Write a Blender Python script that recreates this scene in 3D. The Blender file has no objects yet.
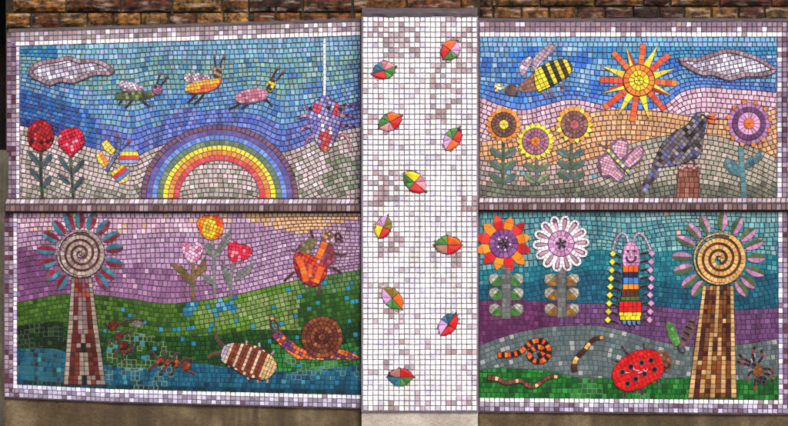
import bpy, math, random
import numpy as np
from mathutils import Vector, noise
R = random.Random(11)
rad = math.radians
scn = bpy.context.scene

# ---------------------------------------------------------------- camera, light
S = 0.00475          # metres per pixel of the photograph on the wall plane
D = 3.90             # camera distance
ZC = 1.42            # camera height
cam_d = bpy.data.cameras.new('camera'); cam = bpy.data.objects.new('camera', cam_d)
scn.collection.objects.link(cam); scn.camera = cam
cam.location = (0, -D, ZC); cam.rotation_euler = (rad(90), 0, 0)
cam_d.sensor_width = 36; cam_d.lens = 36 * D / (788 * S); cam_d.clip_start = .05; cam_d.clip_end = 2000

world = bpy.data.worlds.new('World'); scn.world = world; world.use_nodes = True
wn = world.node_tree; bg = wn.nodes['Background']
sky = wn.nodes.new('ShaderNodeTexSky'); sky.sky_type = 'NISHITA'; sky.sun_disc = False
SUN_EL, SUN_AZ = 52, 158          # azimuth clockwise from +Y (north); the mural faces -Y
sky.sun_elevation = rad(SUN_EL); sky.sun_rotation = rad(SUN_AZ); sky.dust_density = 4.5; sky.air_density = 1.0
wn.links.new(sky.outputs[0], bg.inputs[0]); bg.inputs[1].default_value = .085
sd = bpy.data.lights.new('sun', 'SUN'); sun = bpy.data.objects.new('sun', sd); scn.collection.objects.link(sun)
sd.energy = 1.5; sd.angle = rad(14); sd.color = (1, .96, .95)
a, e = rad(SUN_AZ), rad(SUN_EL)
sdir = Vector((math.sin(a) * math.cos(e), math.cos(a) * math.cos(e), math.sin(e)))
sun.rotation_euler = sdir.to_track_quat('Z', 'Y').to_euler()
scn.view_settings.view_transform = 'Standard'; scn.view_settings.look = 'None'
scn.view_settings.exposure = 1.3; scn.view_settings.gamma = 1

# ---------------------------------------------------------------- helpers
def W(x, y, d):
    """a pixel position on the wall plane standing d metres proud"""
    k = (D - d) / D
    return ((x - 394) * S * k, -d, (213 - y) * S * k + ZC)

def lin(v):
    v = max(0, min(255, v)) / 255
    return v / 12.92 if v <= .04045 else ((v + .055) / 1.055) ** 2.4
ALB = .90
def col(c, jit=0, gloss=1.0):
    m = 1 + R.uniform(-jit, jit)
    return tuple(min(.86, lin(v * m) * ALB + .003) for v in c[:3]) + (gloss,)

def pal(lst, jit=.1):
    cs = [c for c, w in lst]; ws = [w for c, w in lst]
    return lambda x=0, y=0: col(R.choices(cs, ws)[0], jit)
def one(c, jit=.09): return lambda x=0, y=0: col(c, jit)

def nt(name):
    m = bpy.data.materials.new(name); m.use_nodes = True
    n = m.node_tree.nodes; return m, n, m.node_tree.links, n['Principled BSDF']

def mixc(n, l, fac, a, b, mode='MIX'):
    q = n.new('ShaderNodeMix'); q.data_type = 'RGBA'; q.blend_type = mode
    for i, v in ((0, fac), (6, a), (7, b)):
        if hasattr(v, 'is_linked'): l.new(v, q.inputs[i])
        else: q.inputs[i].default_value = v
    return q.outputs[2]
def noi(n, l, scale, det=4, rough=.6, vec=None):
    t = n.new('ShaderNodeTexNoise'); t.inputs['Scale'].default_value = scale
    t.inputs['Detail'].default_value = det; t.inputs['Roughness'].default_value = rough
    if vec is None:
        g = n.new('ShaderNodeNewGeometry'); vec = g.outputs['Position']
    l.new(vec, t.inputs['Vector']); return t.outputs[0]
def ramp(n, l, src, stops):
    r = n.new('ShaderNodeValToRGB'); e = r.color_ramp.elements
    while len(e) < len(stops): e.new(.5)
    for k, (p, c) in zip(e, stops): k.position = p; k.color = c if len(c) == 4 else (*c, 1)
    l.new(src, r.inputs[0]); return r.outputs[0]
def bump(n, l, b, src, strength, dist):
    u = n.new('ShaderNodeBump'); u.inputs['Strength'].default_value = strength; u.inputs['Distance'].default_value = dist
    l.new(src, u.inputs['Height']); l.new(u.outputs[0], b.inputs['Normal'])

# glazed tesserae and grout: colour of every piece in an attribute, alpha = glaze
def tess_material():
    m, n, l, b = nt('glazed_tesserae')
    at = n.new('ShaderNodeVertexColor'); at.layer_name = 'Col'
    g1 = noi(n, l, 260, 3); g2 = noi(n, l, 9, 5)
    v1 = ramp(n, l, g1, [(.3, (.82, .82, .82)), (.7, (1.08, 1.08, 1.08))])
    v2 = ramp(n, l, g2, [(.3, (.84, .82, .80)), (.6, (1, 1, 1))])
    gg_ = n.new('ShaderNodeNewGeometry'); mp = n.new('ShaderNodeMapping'); l.new(gg_.outputs['Position'], mp.inputs[0]); mp.inputs['Scale'].default_value = (24, 24, 2.6)
    v3 = ramp(n, l, noi(n, l, 1, 6, .62, mp.outputs[0]), [(.34, (.72, .69, .66)), (.5, (1, 1, 1))])
    c = mixc(n, l, 1.0, at.outputs[0], v1, 'MULTIPLY'); c = mixc(n, l, 1.0, c, v2, 'MULTIPLY'); c = mixc(n, l, 1.0, c, v3, 'MULTIPLY')
    l.new(c, b.inputs['Base Color'])
    r = n.new('ShaderNodeMapRange'); l.new(at.outputs[1], r.inputs[0]); r.inputs[3].default_value = .85; r.inputs[4].default_value = .16
    l.new(r.outputs[0], b.inputs['Roughness'])
    r = n.new('ShaderNodeMapRange'); l.new(at.outputs[1], r.inputs[0]); r.inputs[3].default_value = .1; r.inputs[4].default_value = .46
    l.new(r.outputs[0], b.inputs['Specular IOR Level'])
    bump(n, l, b, noi(n, l, 120, 3), .25, .002)
    return m
TESS = tess_material()

def stone_material(name, stops, scale=6, rough=.9, bmp=.5, streak=None):
    m, n, l, b = nt(name)
    c = ramp(n, l, noi(n, l, scale, 8, .65), stops)
    v = ramp(n, l, noi(n, l, scale * 22, 5), [(.3, (.72, .70, .66)), (.65, (1.08, 1.07, 1.05))])
    c = mixc(n, l, 1.0, c, v, 'MULTIPLY')
    if streak:
        g = n.new('ShaderNodeNewGeometry'); mp = n.new('ShaderNodeMapping'); l.new(g.outputs['Position'], mp.inputs[0])
        mp.inputs['Scale'].default_value = (9, 9, 1.2)
        f = ramp(n, l, noi(n, l, 1, 5, .6, mp.outputs[0]), [(.45, (0, 0, 0)), (.65, (1, 1, 1))])
        c = mixc(n, l, f, c, streak)
    l.new(c, b.inputs['Base Color']); b.inputs['Roughness'].default_value = rough; b.inputs['Specular IOR Level'].default_value = .2
    bump(n, l, b, noi(n, l, 70, 8, .75), bmp * 1.7, .008)
    return m

def tagit(o, label=None, cat=None, group=None, kind=None):
    for k, v in (('label', label), ('category', cat), ('group', group), ('kind', kind)):
        if v: o[k] = v
    return o

class Thing:
    def __init__(s, name, label, cat, loc, d, group=None):
        s.o = bpy.data.objects.new(name, None); scn.collection.objects.link(s.o)
        s.o.location = loc; s.o.empty_display_size = .1; s.d = d; s.parts = []
        tagit(s.o, label, cat, group)

def mesh_obj(name, V, F, mat, parent=None, origin=(0, 0, 0), cols=None, smooth=False):
    me = bpy.data.meshes.new(name)
    me.from_pydata([tuple(a - b for a, b in zip(v, origin)) for v in V], [], F)
    if cols is not None:
        at = me.color_attributes.new('Col', 'FLOAT_COLOR', 'CORNER')
        tot = np.array([len(f) for f in F]); arr = np.repeat(np.array(cols, dtype=np.float32), tot, axis=0)
        at.data.foreach_set('color', arr.ravel())
    me.materials.append(mat)
    me.update(); me.validate()
    if smooth: me.polygons.foreach_set('use_smooth', [True] * len(me.polygons))
    o = bpy.data.objects.new(name, me); scn.collection.objects.link(o)
    if parent is not None: o.parent = parent
    return o

def area(p):
    return .5 * sum(p[i][0] * p[(i + 1) % len(p)][1] - p[(i + 1) % len(p)][0] * p[i][1] for i in range(len(p)))
def cen(p):
    return sum(q[0] for q in p) / len(p), sum(q[1] for q in p) / len(p)
def clip(subj, cell):
    """subject polygon clipped by a convex cell (both in px)"""
    if area(cell) < 0: cell = cell[::-1]
    out = subj
    for i in range(len(cell)):
        ax, ay = cell[i]; bx, by = cell[(i + 1) % len(cell)]
        inp, out = out, []
        if not inp: return []
        f = lambda p: (bx - ax) * (p[1] - ay) - (by - ay) * (p[0] - ax)
        for j in range(len(inp)):
            p, q = inp[j - 1], inp[j]; fp, fq = f(p), f(q)
            if (fp >= 0) != (fq >= 0):
                t = fp / (fp - fq); out.append((p[0] + t * (q[0] - p[0]), p[1] + t * (q[1] - p[1])))
            if fq >= 0: out.append(q)
    return out
def clean(p, eps=.35):
    o = []
    for q in p:
        if not o or math.hypot(q[0] - o[-1][0], q[1] - o[-1][1]) > eps: o.append(q)
    while len(o) > 2 and math.hypot(o[0][0] - o[-1][0], o[0][1] - o[-1][1]) <= eps: o.pop()
    # drop collinear
    r = []
    for i in range(len(o)):
        a, b, c = o[i - 1], o[i], o[(i + 1) % len(o)]
        if abs((b[0] - a[0]) * (c[1] - b[1]) - (b[1] - a[1]) * (c[0] - b[0])) > .04: r.append(b)
    return r
def offset(p, g):
    """move every edge inwards by g (outwards when negative); p counter-clockwise by area>0"""
    n = len(p); out = []
    for i in range(n):
        a, b, c = p[i - 1], p[i], p[(i + 1) % n]
        d1 = (b[0] - a[0], b[1] - a[1]); d2 = (c[0] - b[0], c[1] - b[1])
        l1 = math.hypot(*d1) or 1e-6; l2 = math.hypot(*d2) or 1e-6
        n1 = (-d1[1] / l1, d1[0] / l1); n2 = (-d2[1] / l2, d2[0] / l2)
        k = 1 + n1[0] * n2[0] + n1[1] * n2[1]
        k = max(k, .45)
        out.append((b[0] + g * (n1[0] + n2[0]) / k, b[1] + g * (n1[1] + n2[1]) / k))
    return out

GROUT = (102, 88, 94); TZ = .0042; LZ = .0022
class Part:
    """tesserae of one part, laid in photo pixels on the face of its thing"""
    def __init__(s, th, name, label=None, parent=None, grout=GROUT):
        s.th, s.name, s.label, s.parent, s.grout = th, name, label, parent, grout
        s.V, s.F, s.C = [], [], []; s.o = None; th.parts.append(s)
    def face(s, idx, c): s.F.append(idx); s.C.append(c)
    def prism(s, p, z0, z1, c, bev=.12, tilt=.012, dome=0):
        """p counter-clockwise in world (after y flip)"""
        n = len(p); b = len(s.V); cx, cy = cen(p)
        tx, ty = R.uniform(-tilt, tilt), R.uniform(-tilt, tilt)
        top = offset(p, bev) if bev else p
        def zz(q, z): return z + ((q[0] - cx) * tx + (q[1] - cy) * ty) * S
        d = s.th.d
        for q in p: X = W(q[0], q[1], d); s.V.append((X[0], X[1] - z0, X[2]))
        zb = z1 - (bev * S * .8 if bev else 0)
        for q in p: X = W(q[0], q[1], d); s.V.append((X[0], X[1] - zz(q, zb), X[2]))
        if bev:
            for q in top: X = W(q[0], q[1], d); s.V.append((X[0], X[1] - zz(q, z1), X[2]))
        L = 2 if bev else 1
        for k in range(L):
            for i in range(n):
                j = (i + 1) % n
                s.face((b + k * n + i, b + k * n + j, b + (k + 1) * n + j, b + (k + 1) * n + i), c)
        t0 = b + L * n
        if dome:
            X = W(cx, cy, d); s.V.append((X[0], X[1] - z1 - dome, X[2])); m = len(s.V) - 1
            for i in range(n): s.face((t0 + i, t0 + (i + 1) % n, m), c)
        else: s.face(tuple(range(t0, t0 + n)), c)
    def tile(s, p, c, lvl=1, gap=.38, jit=.16, base=True, grout=None, dome=0, minarea=1.1):
        p = clean(p)
        if len(p) < 3: return
        a = area(p)
        if abs(a) < minarea: return
        if a > 0: p = p[::-1]          # y runs down: make it counter-clockwise seen from the camera
        # with y down, ccw-from-camera means negative area; offset() wants positive, so flip sign of g
        per = sum(math.hypot(p[i][0] - p[i - 1][0], p[i][1] - p[i - 1][1]) for i in range(len(p)))
        rr = 2 * abs(a) / per
        g = min(gap, rr * .42)
        q = offset(p, -g); q = [(x + R.uniform(-jit, jit), y + R.uniform(-jit, jit)) for x, y in q]
        if callable(c): c = c(*cen(p))
        q = [(x, y) for x, y in q]
        if area(q) >= 0: return
        z1 = TZ + LZ * lvl + R.uniform(-.0004, .0004)
        if base:
            s.prism(offset(p, .30), .0005, TZ - .0012 + LZ * lvl + R.uniform(-.0002, .0002), col(grout or s.grout, .06, 0), bev=0, tilt=0)
        s.prism2(q, .0005, z1, c, min(.16, rr * .2), dome)
    def prism2(s, q, z0, z1, c, bev, dome=0):
        n = len(q); b = len(s.V); cx, cy = cen(q); d = s.th.d
        tx, ty = R.gauss(0, .028), R.gauss(0, .028)
        top = offset(q, -bev)
        def put(p, z, tl):
            for w in p:
                X = W(w[0], w[1], d); s.V.append((X[0], X[1] - z - tl * ((w[0] - cx) * tx + (w[1] - cy) * ty) * S, X[2]))
        put(q, z0, 0); put(q, z1 - bev * S * .7, 1); put(top, z1, 1)
        cm = (*c[:3], c[3] * .25)
        for k in range(2):
            for i in range(n):
                j = (i + 1) % n
                s.F.append((b + k * n + i, b + k * n + j, b + (k + 1) * n + j, b + (k + 1) * n + i)); s.C.append(cm)
        if dome:
            X = W(cx, cy, d); s.V.append((X[0], X[1] - z1 - dome, X[2])); m = len(s.V) - 1
            for i in range(n): s.face((b + 2 * n + i, b + 2 * n + (i + 1) % n, m), c)
        else: s.face(tuple(range(b + 2 * n, b + 3 * n)), c)
    def cells(s, poly, quads, c, lvl=1, **k):
        for qd in quads:
            r = clip(poly, qd)
            if r: s.tile(r, c, lvl, **k)
    def fill(s, poly, c, pitch=4.2, ang=0, lvl=1, py=None, wob=.3, **k):
        """grid of tiles turned by ang, cut to the outline"""
        py = py or pitch; cx, cy = cen(poly); ca, sa = math.cos(rad(ang)), math.sin(rad(ang))
        r = max(math.hypot(x - cx, y - cy) for x, y in poly) + pitch
        nx, ny = int(r / pitch) + 1, int(r / py) + 1
        for j in range(-ny, ny):
            sh = 0 if k.get('local') else R.uniform(-.3, .3) * pitch
            for i in range(-nx, nx):
                q = [(i * pitch + sh, j * py), ((i + 1) * pitch + sh, j * py), ((i + 1) * pitch + sh, (j + 1) * py), (i * pitch + sh, (j + 1) * py)]
                q = [(cx + u * ca - v * sa, cy + u * sa + v * ca) for u, v in q]
                p = clip(poly, q)
                if p:
                    cc = c(i * pitch + sh + pitch / 2, (j + .5) * py) if k.get('local') else c
                    kk = {a: b for a, b in k.items() if a != 'local'}
                    s.tile(p, cc, lvl, **kk)
    def ring(s, cx, cy, r0, r1, n, c, lvl=1, a0=0, sp=360, ky=1, ymax=1e9, **k):
        for i in range(n):
            t0, t1 = rad(a0 + sp * i / n), rad(a0 + sp * (i + 1) / n); tm = (t0 + t1) / 2
            f = lambda r, t: (cx + r * math.cos(t), cy - r * ky * math.sin(t))
            p = [f(r0, t0), f(r1, t0), f(r1 * 1.0, t1), f(r0, t1)]
            if sp / n > 24: p = [f(r0, t0), f(r1, t0), f(r1, tm), f(r1, t1), f(r0, t1)] + ([f(r0, tm)] if r0 > .5 else [])
            if r0 < .1: p = [f(0, t0)] + [f(r1, t0), f(r1, tm), f(r1, t1)]
            s.tile(p, c(i) if getattr(c, 'idx', 0) else c, lvl, **k)
    def strip(s, pts, w, L, c, lvl=1, closed=False, w1=None, **k):
        """tiles of length L along a path of width w (tapering to w1)"""
        P = smooth_path(pts, closed); n = max(1, round(P[-1][2] / L)); tot = P[-1][2]
        w1 = w if w1 is None else w1
        def at(t):
            t = max(0, min(tot, t)); 
            for a, b in zip(P, P[1:]):
                if b[2] >= t - 1e-9:
                    f = (t - a[2]) / max(1e-6, b[2] - a[2]); d = (b[0] - a[0], b[1] - a[1]); l = math.hypot(*d) or 1
                    return a[0] + d[0] * f, a[1] + d[1] * f, -d[1] / l, d[0] / l
            return P[-1][0], P[-1][1], 0, 1
        E = []
        for i in range(n + 1):
            x, y, nx, ny = at(tot * i / n)
            x2, y2, nx2, ny2 = at(min(tot, tot * i / n + .8)); x3, y3, nx3, ny3 = at(max(0, tot * i / n - .8))
            mx, my = nx2 + nx3, ny2 + ny3; l = math.hypot(mx, my) or 1; mx /= l; my /= l
            h = (w + (w1 - w) * i / n) / 2
            E.append(((x + mx * h, y + my * h), (x - mx * h, y - my * h)))
        if closed: E[-1] = E[0]
        for i in range(n):
            s.tile([E[i][0], E[i + 1][0], E[i + 1][1], E[i][1]], c[i % len(c)] if isinstance(c, list) else c, lvl, **k)
    def petal(s, cx, cy, ang, r0, r1, w, ca, cb, lvl=1, parts=3, **k):
        """leaf-shaped petal of two differently coloured halves"""
        u = (math.cos(rad(ang)), -math.sin(rad(ang))); v = (-u[1], u[0])
        for side, c in ((1, ca), (-1, cb)):
            for i in range(parts):
                pts = []
                for t in (i / parts, (i + .5) / parts, (i + 1) / parts):
                    pts.append((t, math.sin(math.pi * (t * .90 + .05)) ** .55 * w / 2 * side))
                q = [(r0 + (r1 - r0) * t, h) for t, h in pts] + [(r0 + (r1 - r0) * (i + 1) / parts, 0), (r0 + (r1 - r0) * i / parts, 0)]
                s.tile([(cx + u[0] * a + v[0] * b, cy + u[1] * a + v[1] * b) for a, b in q], c, lvl, **k)
    def dot(s, x, y, r, c, lvl=2, n=8, **k):
        s.tile([(x + r * math.cos(2 * math.pi * i / n + .3), y + r * math.sin(2 * math.pi * i / n + .3)) for i in range(n)], c, lvl, jit=.05, **k)
    def build(s):
        if not s.F: return None
        par = s.parent.o if s.parent else s.th.o
        s.o = mesh_obj(s.name, s.V, s.F, TESS, par, tuple(s.th.o.location), s.C)
        if s.label: s.o['label'] = s.label
        return s.o

def smooth_path(pts, closed=False, sub=6):
    P = list(pts); n = len(P); out = []
    if n == 2: dense = [P[0], P[1]]
    else:
        dense = []
        rng = range(n if closed else n - 1)
        g = (lambda i: P[i % n]) if closed else (lambda i: P[max(0, min(n - 1, i))])
        for i in rng:
            p0, p1, p2, p3 = g(i - 1), g(i), g(i + 1), g(i + 2)
            for k in range(sub):
                t = k / sub
                dense.append(tuple(.5 * (2 * p1[m] + (p2[m] - p0[m]) * t + (2 * p0[m] - 5 * p1[m] + 4 * p2[m] - p3[m]) * t * t + (3 * p1[m] - p0[m] - 3 * p2[m] + p3[m]) * t ** 3) for m in (0, 1)))
        dense.append(P[0] if closed else P[-1])
    L = 0; out.append((*dense[0], 0))
    for a, b in zip(dense, dense[1:]):
        L += math.hypot(b[0] - a[0], b[1] - a[1]); out.append((*b, L))
    return out

def curve(pts):
    """smooth y(x) through points"""
    xs = np.array([p[0] for p in pts], float); ys = np.array([p[1] for p in pts], float)
    m = np.gradient(ys, xs) if len(xs) > 2 else np.full(len(xs), (ys[-1] - ys[0]) / (xs[-1] - xs[0]))
    def f(x):
        x = min(max(x, xs[0]), xs[-1]); i = int(min(len(xs) - 2, max(0, np.searchsorted(xs, x) - 1)))
        h = xs[i + 1] - xs[i]; t = (x - xs[i]) / h
        return float((2 * t ** 3 - 3 * t * t + 1) * ys[i] + (t ** 3 - 2 * t * t + t) * h * m[i] + (-2 * t ** 3 + 3 * t * t) * ys[i + 1] + (t ** 3 - t * t) * h * m[i + 1])
    return f

def region(part, top, bot, x0, x1, c, pitch=4.7, flow=0.0, py=None, gap=.46, pale=None, lvl=0, grout=None):
    """rows of background tesserae between two curves; the rows follow the upper curve (flow 0) or the lower (1)"""
    py = py or pitch
    T, B = curve(top), curve(bot)
    N = int((x1 - x0) / 5) + 1; xs = [x0 + (x1 - x0) * i / N for i in range(N + 1)]
    poly = [(x, T(x)) for x in xs] + [(x, B(x)) for x in xs[::-1]]
    hmax = max(B(x) - T(x) for x in xs)
    hmean = sum(B(x) - T(x) for x in xs) / len(xs); nb = max(1, round(hmean / py)); rows = nb - 1 if flow == .5 else int(hmax / py) + 1; ph = R.uniform(0, 6)
    # true row height so the last row closes on the edge it follows
    for r in range(-1 if flow else 0, rows + 1):
        def Y(x, v):
            a, b = T(x), B(x)
            if flow == 0: return a + v * py
            if flow == 1: return b - v * py
            return a + (b - a) * v / nb + 3.2 * max(0, math.sin(math.pi * min(1, max(0, v / nb)))) ** 1.5 * math.sin(x / 21 + ph + v * .10)
        x = x0 - R.uniform(.1, .9) * pitch
        # keep joints from lining up: phase by row
        while x < x1:
            w = pitch * R.uniform(.86, 1.14)
            def edge(xx):
                h0, h1 = Y(xx, r), Y(xx, r + 1)
                sl = (Y(xx + 1, r + .5) - Y(xx - 1, r + .5)) / 2
                k = sl / (1 + sl * sl) * (h1 - h0) / 2
                xa, xb = xx + k, xx - k
                return (xa, Y(xa, r)), (xb, Y(xb, r + 1))
            a, b = edge(x), edge(x + w)
            q = [a[0], b[0], b[1], a[1]]
            x += w
            ok = all(x0 <= u[0] <= x1 and T(u[0]) - .05 <= u[1] <= B(u[0]) + .05 for u in q)
            if not ok:
                q = clip(poly, q)
                if not q: continue
            mx, my = cen(q)
            cc = c(mx, my)
            g = pale(mx, my) if pale else None
            part.tile(q, cc, lvl, gap=gap + R.uniform(-.05, .06), base=bool(g or grout), grout=g or grout, minarea=1.6, jit=.2)

def Z(ox, oy, k):
    """zoomed-study coordinates to photo pixels"""
    return lambda *p: [(ox + x / k, oy + y / k) for x, y in p]
def ell(cx, cy, rx, ry, ang=0, n=20):
    ca, sa = math.cos(rad(ang)), math.sin(rad(ang))
    return [(cx + rx * math.cos(t) * ca + ry * math.sin(t) * sa, cy - rx * math.cos(t) * sa + ry * math.sin(t) * ca) for t in (2 * math.pi * i / n for i in range(n))]

def nz(x, y, sc, seed=0): return noise.noise(Vector((x / sc, y / sc, seed * 7.3)))

# palette (as the eye reads it in the photograph)
WHITE = (250, 248, 255); BLACK = (22, 18, 22); LILAC = (176, 150, 178); MAUVE = (138, 108, 128)
RED = (205, 22, 25); ORANGE = (238, 108, 22); YELLOW = (238, 215, 50); GOLD = (214, 165, 92); MAROON = (112, 32, 30)
border_top = pal([((158, 140, 148), 5), ((176, 158, 168), 4), ((134, 116, 126), 2), ((205, 198, 214), 3), ((238, 236, 250), 1.6), ((162, 142, 136), 1.5)], .07)
border_low = pal([((158, 148, 172), 4), ((196, 190, 216), 4), ((136, 124, 146), 2.5), ((215, 210, 240), 2), ((110, 80, 105), 1)], .07)
border_dim = pal([((140, 118, 138), 4), ((172, 150, 172), 4), ((95, 55, 75), 2), ((120, 95, 130), 2)], .08)
white_row = pal([(WHITE, 8), ((225, 222, 245), 2), ((165, 145, 160), 1)], .03)

# ================================================================= SETTING
def box(x0, x1, y0, y1, z0, z1, V, F, jit=0):
    b = len(V)
    for z in (z0, z1):
        for y in (y0, y1):
            for x in (x0, x1): V.append((x + R.uniform(-jit, jit), y + R.uniform(-jit, jit), z + R.uniform(-jit, jit)))
    F += [(b, b + 2, b + 3, b + 1), (b + 4, b + 5, b + 7, b + 6), (b, b + 1, b + 5, b + 4), (b + 2, b + 6, b + 7, b + 3), (b, b + 4, b + 6, b + 2), (b + 1, b + 3, b + 7, b + 5)]

M_ground = stone_material('pavement', [(.3, (.10, .095, .085)), (.7, (.17, .16, .145))], 3)
M_conc = stone_material('brown_concrete', [(.30, (.06, .043, .022)), (.5, (.105, .076, .040)), (.66, (.20, .155, .09))], 5, streak=(.06, .042, .024, 1))
M_pale = stone_material('pale_cement', [(.3, (.27, .23, .19)), (.5, (.43, .38, .33)), (.7, (.56, .51, .47))], 7)
M_post = stone_material('weathered_concrete', [(.3, (.05, .045, .032)), (.6, (.10, .09, .066)), (.8, (.16, .145, .115))], 9)
M_render = stone_material('lilac_grey_render', [(.3, (.05, .038, .045)), (.6, (.085, .07, .08)), (.8, (.13, .105, .12))], 14)
M_dark = stone_material('recess_shade_black', [(.3, (.012, .008, .006)), (.7, (.035, .02, .014))], 8)  # near black base colour stands in for the shade of the left recess

V, F = [], []; box(-30, 30, -30, 0.3, -.3, 0, V, F)
g = mesh_obj('ground', V, F, M_ground); tagit(g, kind='structure')

# brick wall
def brick_material():
    m, n, l, b = nt('old_stock_brick')
    at = n.new('ShaderNodeVertexColor'); at.layer_name = 'Col'
    soot = ramp(n, l, noi(n, l, 26, 8, .75), [(.43, (.05, .03, .02)), (.56, (.5, .42, .32)), (.7, (1.15, 1.05, .9))])
    c = mixc(n, l, 1, at.outputs[0], soot, 'MULTIPLY')
    g = n.new('ShaderNodeNewGeometry'); mp = n.new('ShaderNodeMapping'); l.new(g.outputs['Position'], mp.inputs[0]); mp.inputs['Scale'].default_value = (9, 9, 40)
    wf = ramp(n, l, noi(n, l, 1, 5, .6, mp.outputs[0]), [(.53, (0, 0, 0)), (.68, (.7, .7, .7))])
    c = mixc(n, l, wf, c, (.42, .32, .24, 1))
    l.new(c, b.inputs['Base Color']); b.inputs['Roughness'].default_value = .75; b.inputs['Specular IOR Level'].default_value = .3
    bump(n, l, b, noi(n, l, 90, 7, .7), .7, .01)
    return m
M_brick = brick_material()
M_mortar = stone_material('dark_mossy_mortar', [(.3, (.015, .012, .008)), (.6, (.05, .038, .018)), (.8, (.12, .09, .05))], 20)

def bricks(x0, x1, z0, z1, y, first='header', depth=.10, tone=1.0):
    V, F, C = [], [], []
    z = z0; row = 0
    while z < z1 - .02:
        hdr = (row % 2 == 0) == (first == 'header')
        x = x0 - R.uniform(0, .1)
        while x < x1:
            w = (.128 if hdr else .245) * R.uniform(.93, 1.07)
            if R.random() < .12 and not hdr: w = .128
            a, b_ = max(x, x0), min(x + w - .012, x1)
            if b_ - a > .03:
                base = R.choice([(152, 98, 24), (166, 116, 36), (130, 74, 20), (104, 48, 16), (176, 134, 58), (70, 30, 14)])
                cc = col(base, .15, 0); cc = tuple(v * tone for v in cc[:3]) + (1,)
                yo = y + R.uniform(-.004, .004)
                # rounded worn brick: grid front face
                nb = len(V); nx, nz_ = 6, 4
                for j in range(nz_ + 1):
                    for i in range(nx + 1):
                        fx, fz = i / nx, j / nz_
                        ed = min(fx * (b_ - a), (1 - fx) * (b_ - a), fz * .066, (1 - fz) * .066)
                        dd = max(0, 1 - ed / .010) ** 2 * .010
                        X = a + fx * (b_ - a) + R.uniform(-.0015, .0015); Zz = z + fz * .066 + R.uniform(-.0018, .0018)
                        V.append((X, yo + dd + .004 * noise.noise(Vector((X * 30, 0, Zz * 30))), Zz))
                for j in range(nz_):
                    for i in range(nx):
                        k = nb + j * (nx + 1) + i; F.append((k, k + 1, k + nx + 2, k + nx + 1)); C.append(cc)
                # sides back to depth
                ringi = [nb + i for i in range(nx + 1)] + [nb + j * (nx + 1) + nx for j in range(1, nz_ + 1)] + [nb + nz_ * (nx + 1) + i for i in range(nx - 1, -1, -1)] + [nb + j * (nx + 1) for j in range(nz_ - 1, 0, -1)]
                back = len(V)
                for q in ringi: v = V[q]; V.append((v[0], y + depth, v[2]))
                for i in range(len(ringi)):
                    j = (i + 1) % len(ringi); F.append((ringi[j], ringi[i], back + i, back + j)); C.append(cc)
            x += w
        z += .0755; row += 1
    return V, F, C

wall = Thing('brick_wall', 'long old brick wall of sooty orange bricks above the mosaics', 'wall', (0, .10, 0), 0)
ztopL = W(0, 25.5, 0)[2]
# the courses run past the panels: bed joint at the top of the lowest visible course line
z_start = W(0, 19.5, 0)[2] - .0755 * 22
V, F = [], []; box(W(4, 0, 0)[0] - 0, 3.2, .018, .40, 0, 2.75, V, F)
mesh_obj('mortar', V, F, M_mortar, wall.o, wall.o.location)
V, F, C = bricks(W(5, 0, 0)[0], W(474, 0, 0)[0], W(0, 26.5, 0)[2] - .0755 * 1, 2.74, 0, 'stretcher')
mesh_obj('brickwork', V, F, M_brick, wall.o, wall.o.location, C)
V, F, C = bricks(W(481, 0, 0)[0], 3.2, W(0, 20.5, 0)[2] - .0755 * 1, 2.74, 0, 'stretcher', tone=.8)
mesh_obj('brickwork', V, F, M_brick, wall.o, wall.o.location, C)
zr = W(0, 20.5, 0)[2] - .0755
V, F, C = bricks(W(797, 0, 0)[0], 3.2, zr - .0755 * 30, zr - .01, 0, 'stretcher', tone=.8)
mesh_obj('brickwork', V, F, M_brick, wall.o, wall.o.location, C)
V, F = [], []; box(W(4, 0, 0)[0] - .1, 3.25, -.13, .45, 2.75, 2.84, V, F)
mesh_obj('shading_coping', V, F, M_post, wall.o, wall.o.location)  # unseen overhang added to shade the upper bricks

# recess with shade painted near black, and an added wall shading the left
rt = Thing('added_side_wall', 'added wall shading the left edge, its recess painted near black for shade', 'wall', (W(-60, 0, 0)[0], .2, 0), 0)
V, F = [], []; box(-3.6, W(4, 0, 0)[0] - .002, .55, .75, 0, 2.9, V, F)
box(-3.6, W(-26, 0, 0)[0], -.62, .55, 0, 3.3, V, F); box(W(-26, 0, 0)[0], W(4, 0, 0)[0] - .002, -.05, .55, 2.6, 2.9, V, F)  # unseen projecting wall and lintel, added to darken the left side
mesh_obj('shading_wall_face', V, F, M_dark, rt.o, rt.o.location)
def worn_box(x0, x1, y0, y1, z0, z1, n=(10, 6, 40), amp=.004, r=.012):
    """box with slightly worn rounded arrises"""
    import bmesh
    bm = bmesh.new(); bmesh.ops.create_cube(bm, size=1)
    for v in bm.verts: v.co = ((x0 + x1) / 2 + v.co.x * (x1 - x0), (y0 + y1) / 2 + v.co.y * (y1 - y0), (z0 + z1) / 2 + v.co.z * (z1 - z0))
    bmesh.ops.bevel(bm, geom=bm.edges[:], offset=r, segments=3, affect='EDGES')
    L = max(x1 - x0, z1 - z0); 
    for _ in range(3):
        es = [e_ for e_ in bm.edges if e_.calc_length() > L / 14]
        bmesh.ops.subdivide_edges(bm, edges=es, cuts=2, use_grid_fill=True)
    for v in bm.verts:
        q = noise.noise(v.co * 9) + .5 * noise.noise(v.co * 31); v.co += Vector((q, q, q)) * amp
    bmesh.ops.triangulate(bm, faces=bm.faces[:])
    V = [tuple(v.co) for v in bm.verts]; bm.verts.index_update(); F = [tuple(v.index for v in f.verts) for f in bm.faces]; bm.free()
    return V, F
xp = W(4.2, 0, .09)[0]
V, F = worn_box(xp - .17, xp, -.09, .12, 0, W(0, 150, .09)[2])
o = mesh_obj('concrete_post', V, F, M_post, smooth=True)
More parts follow.
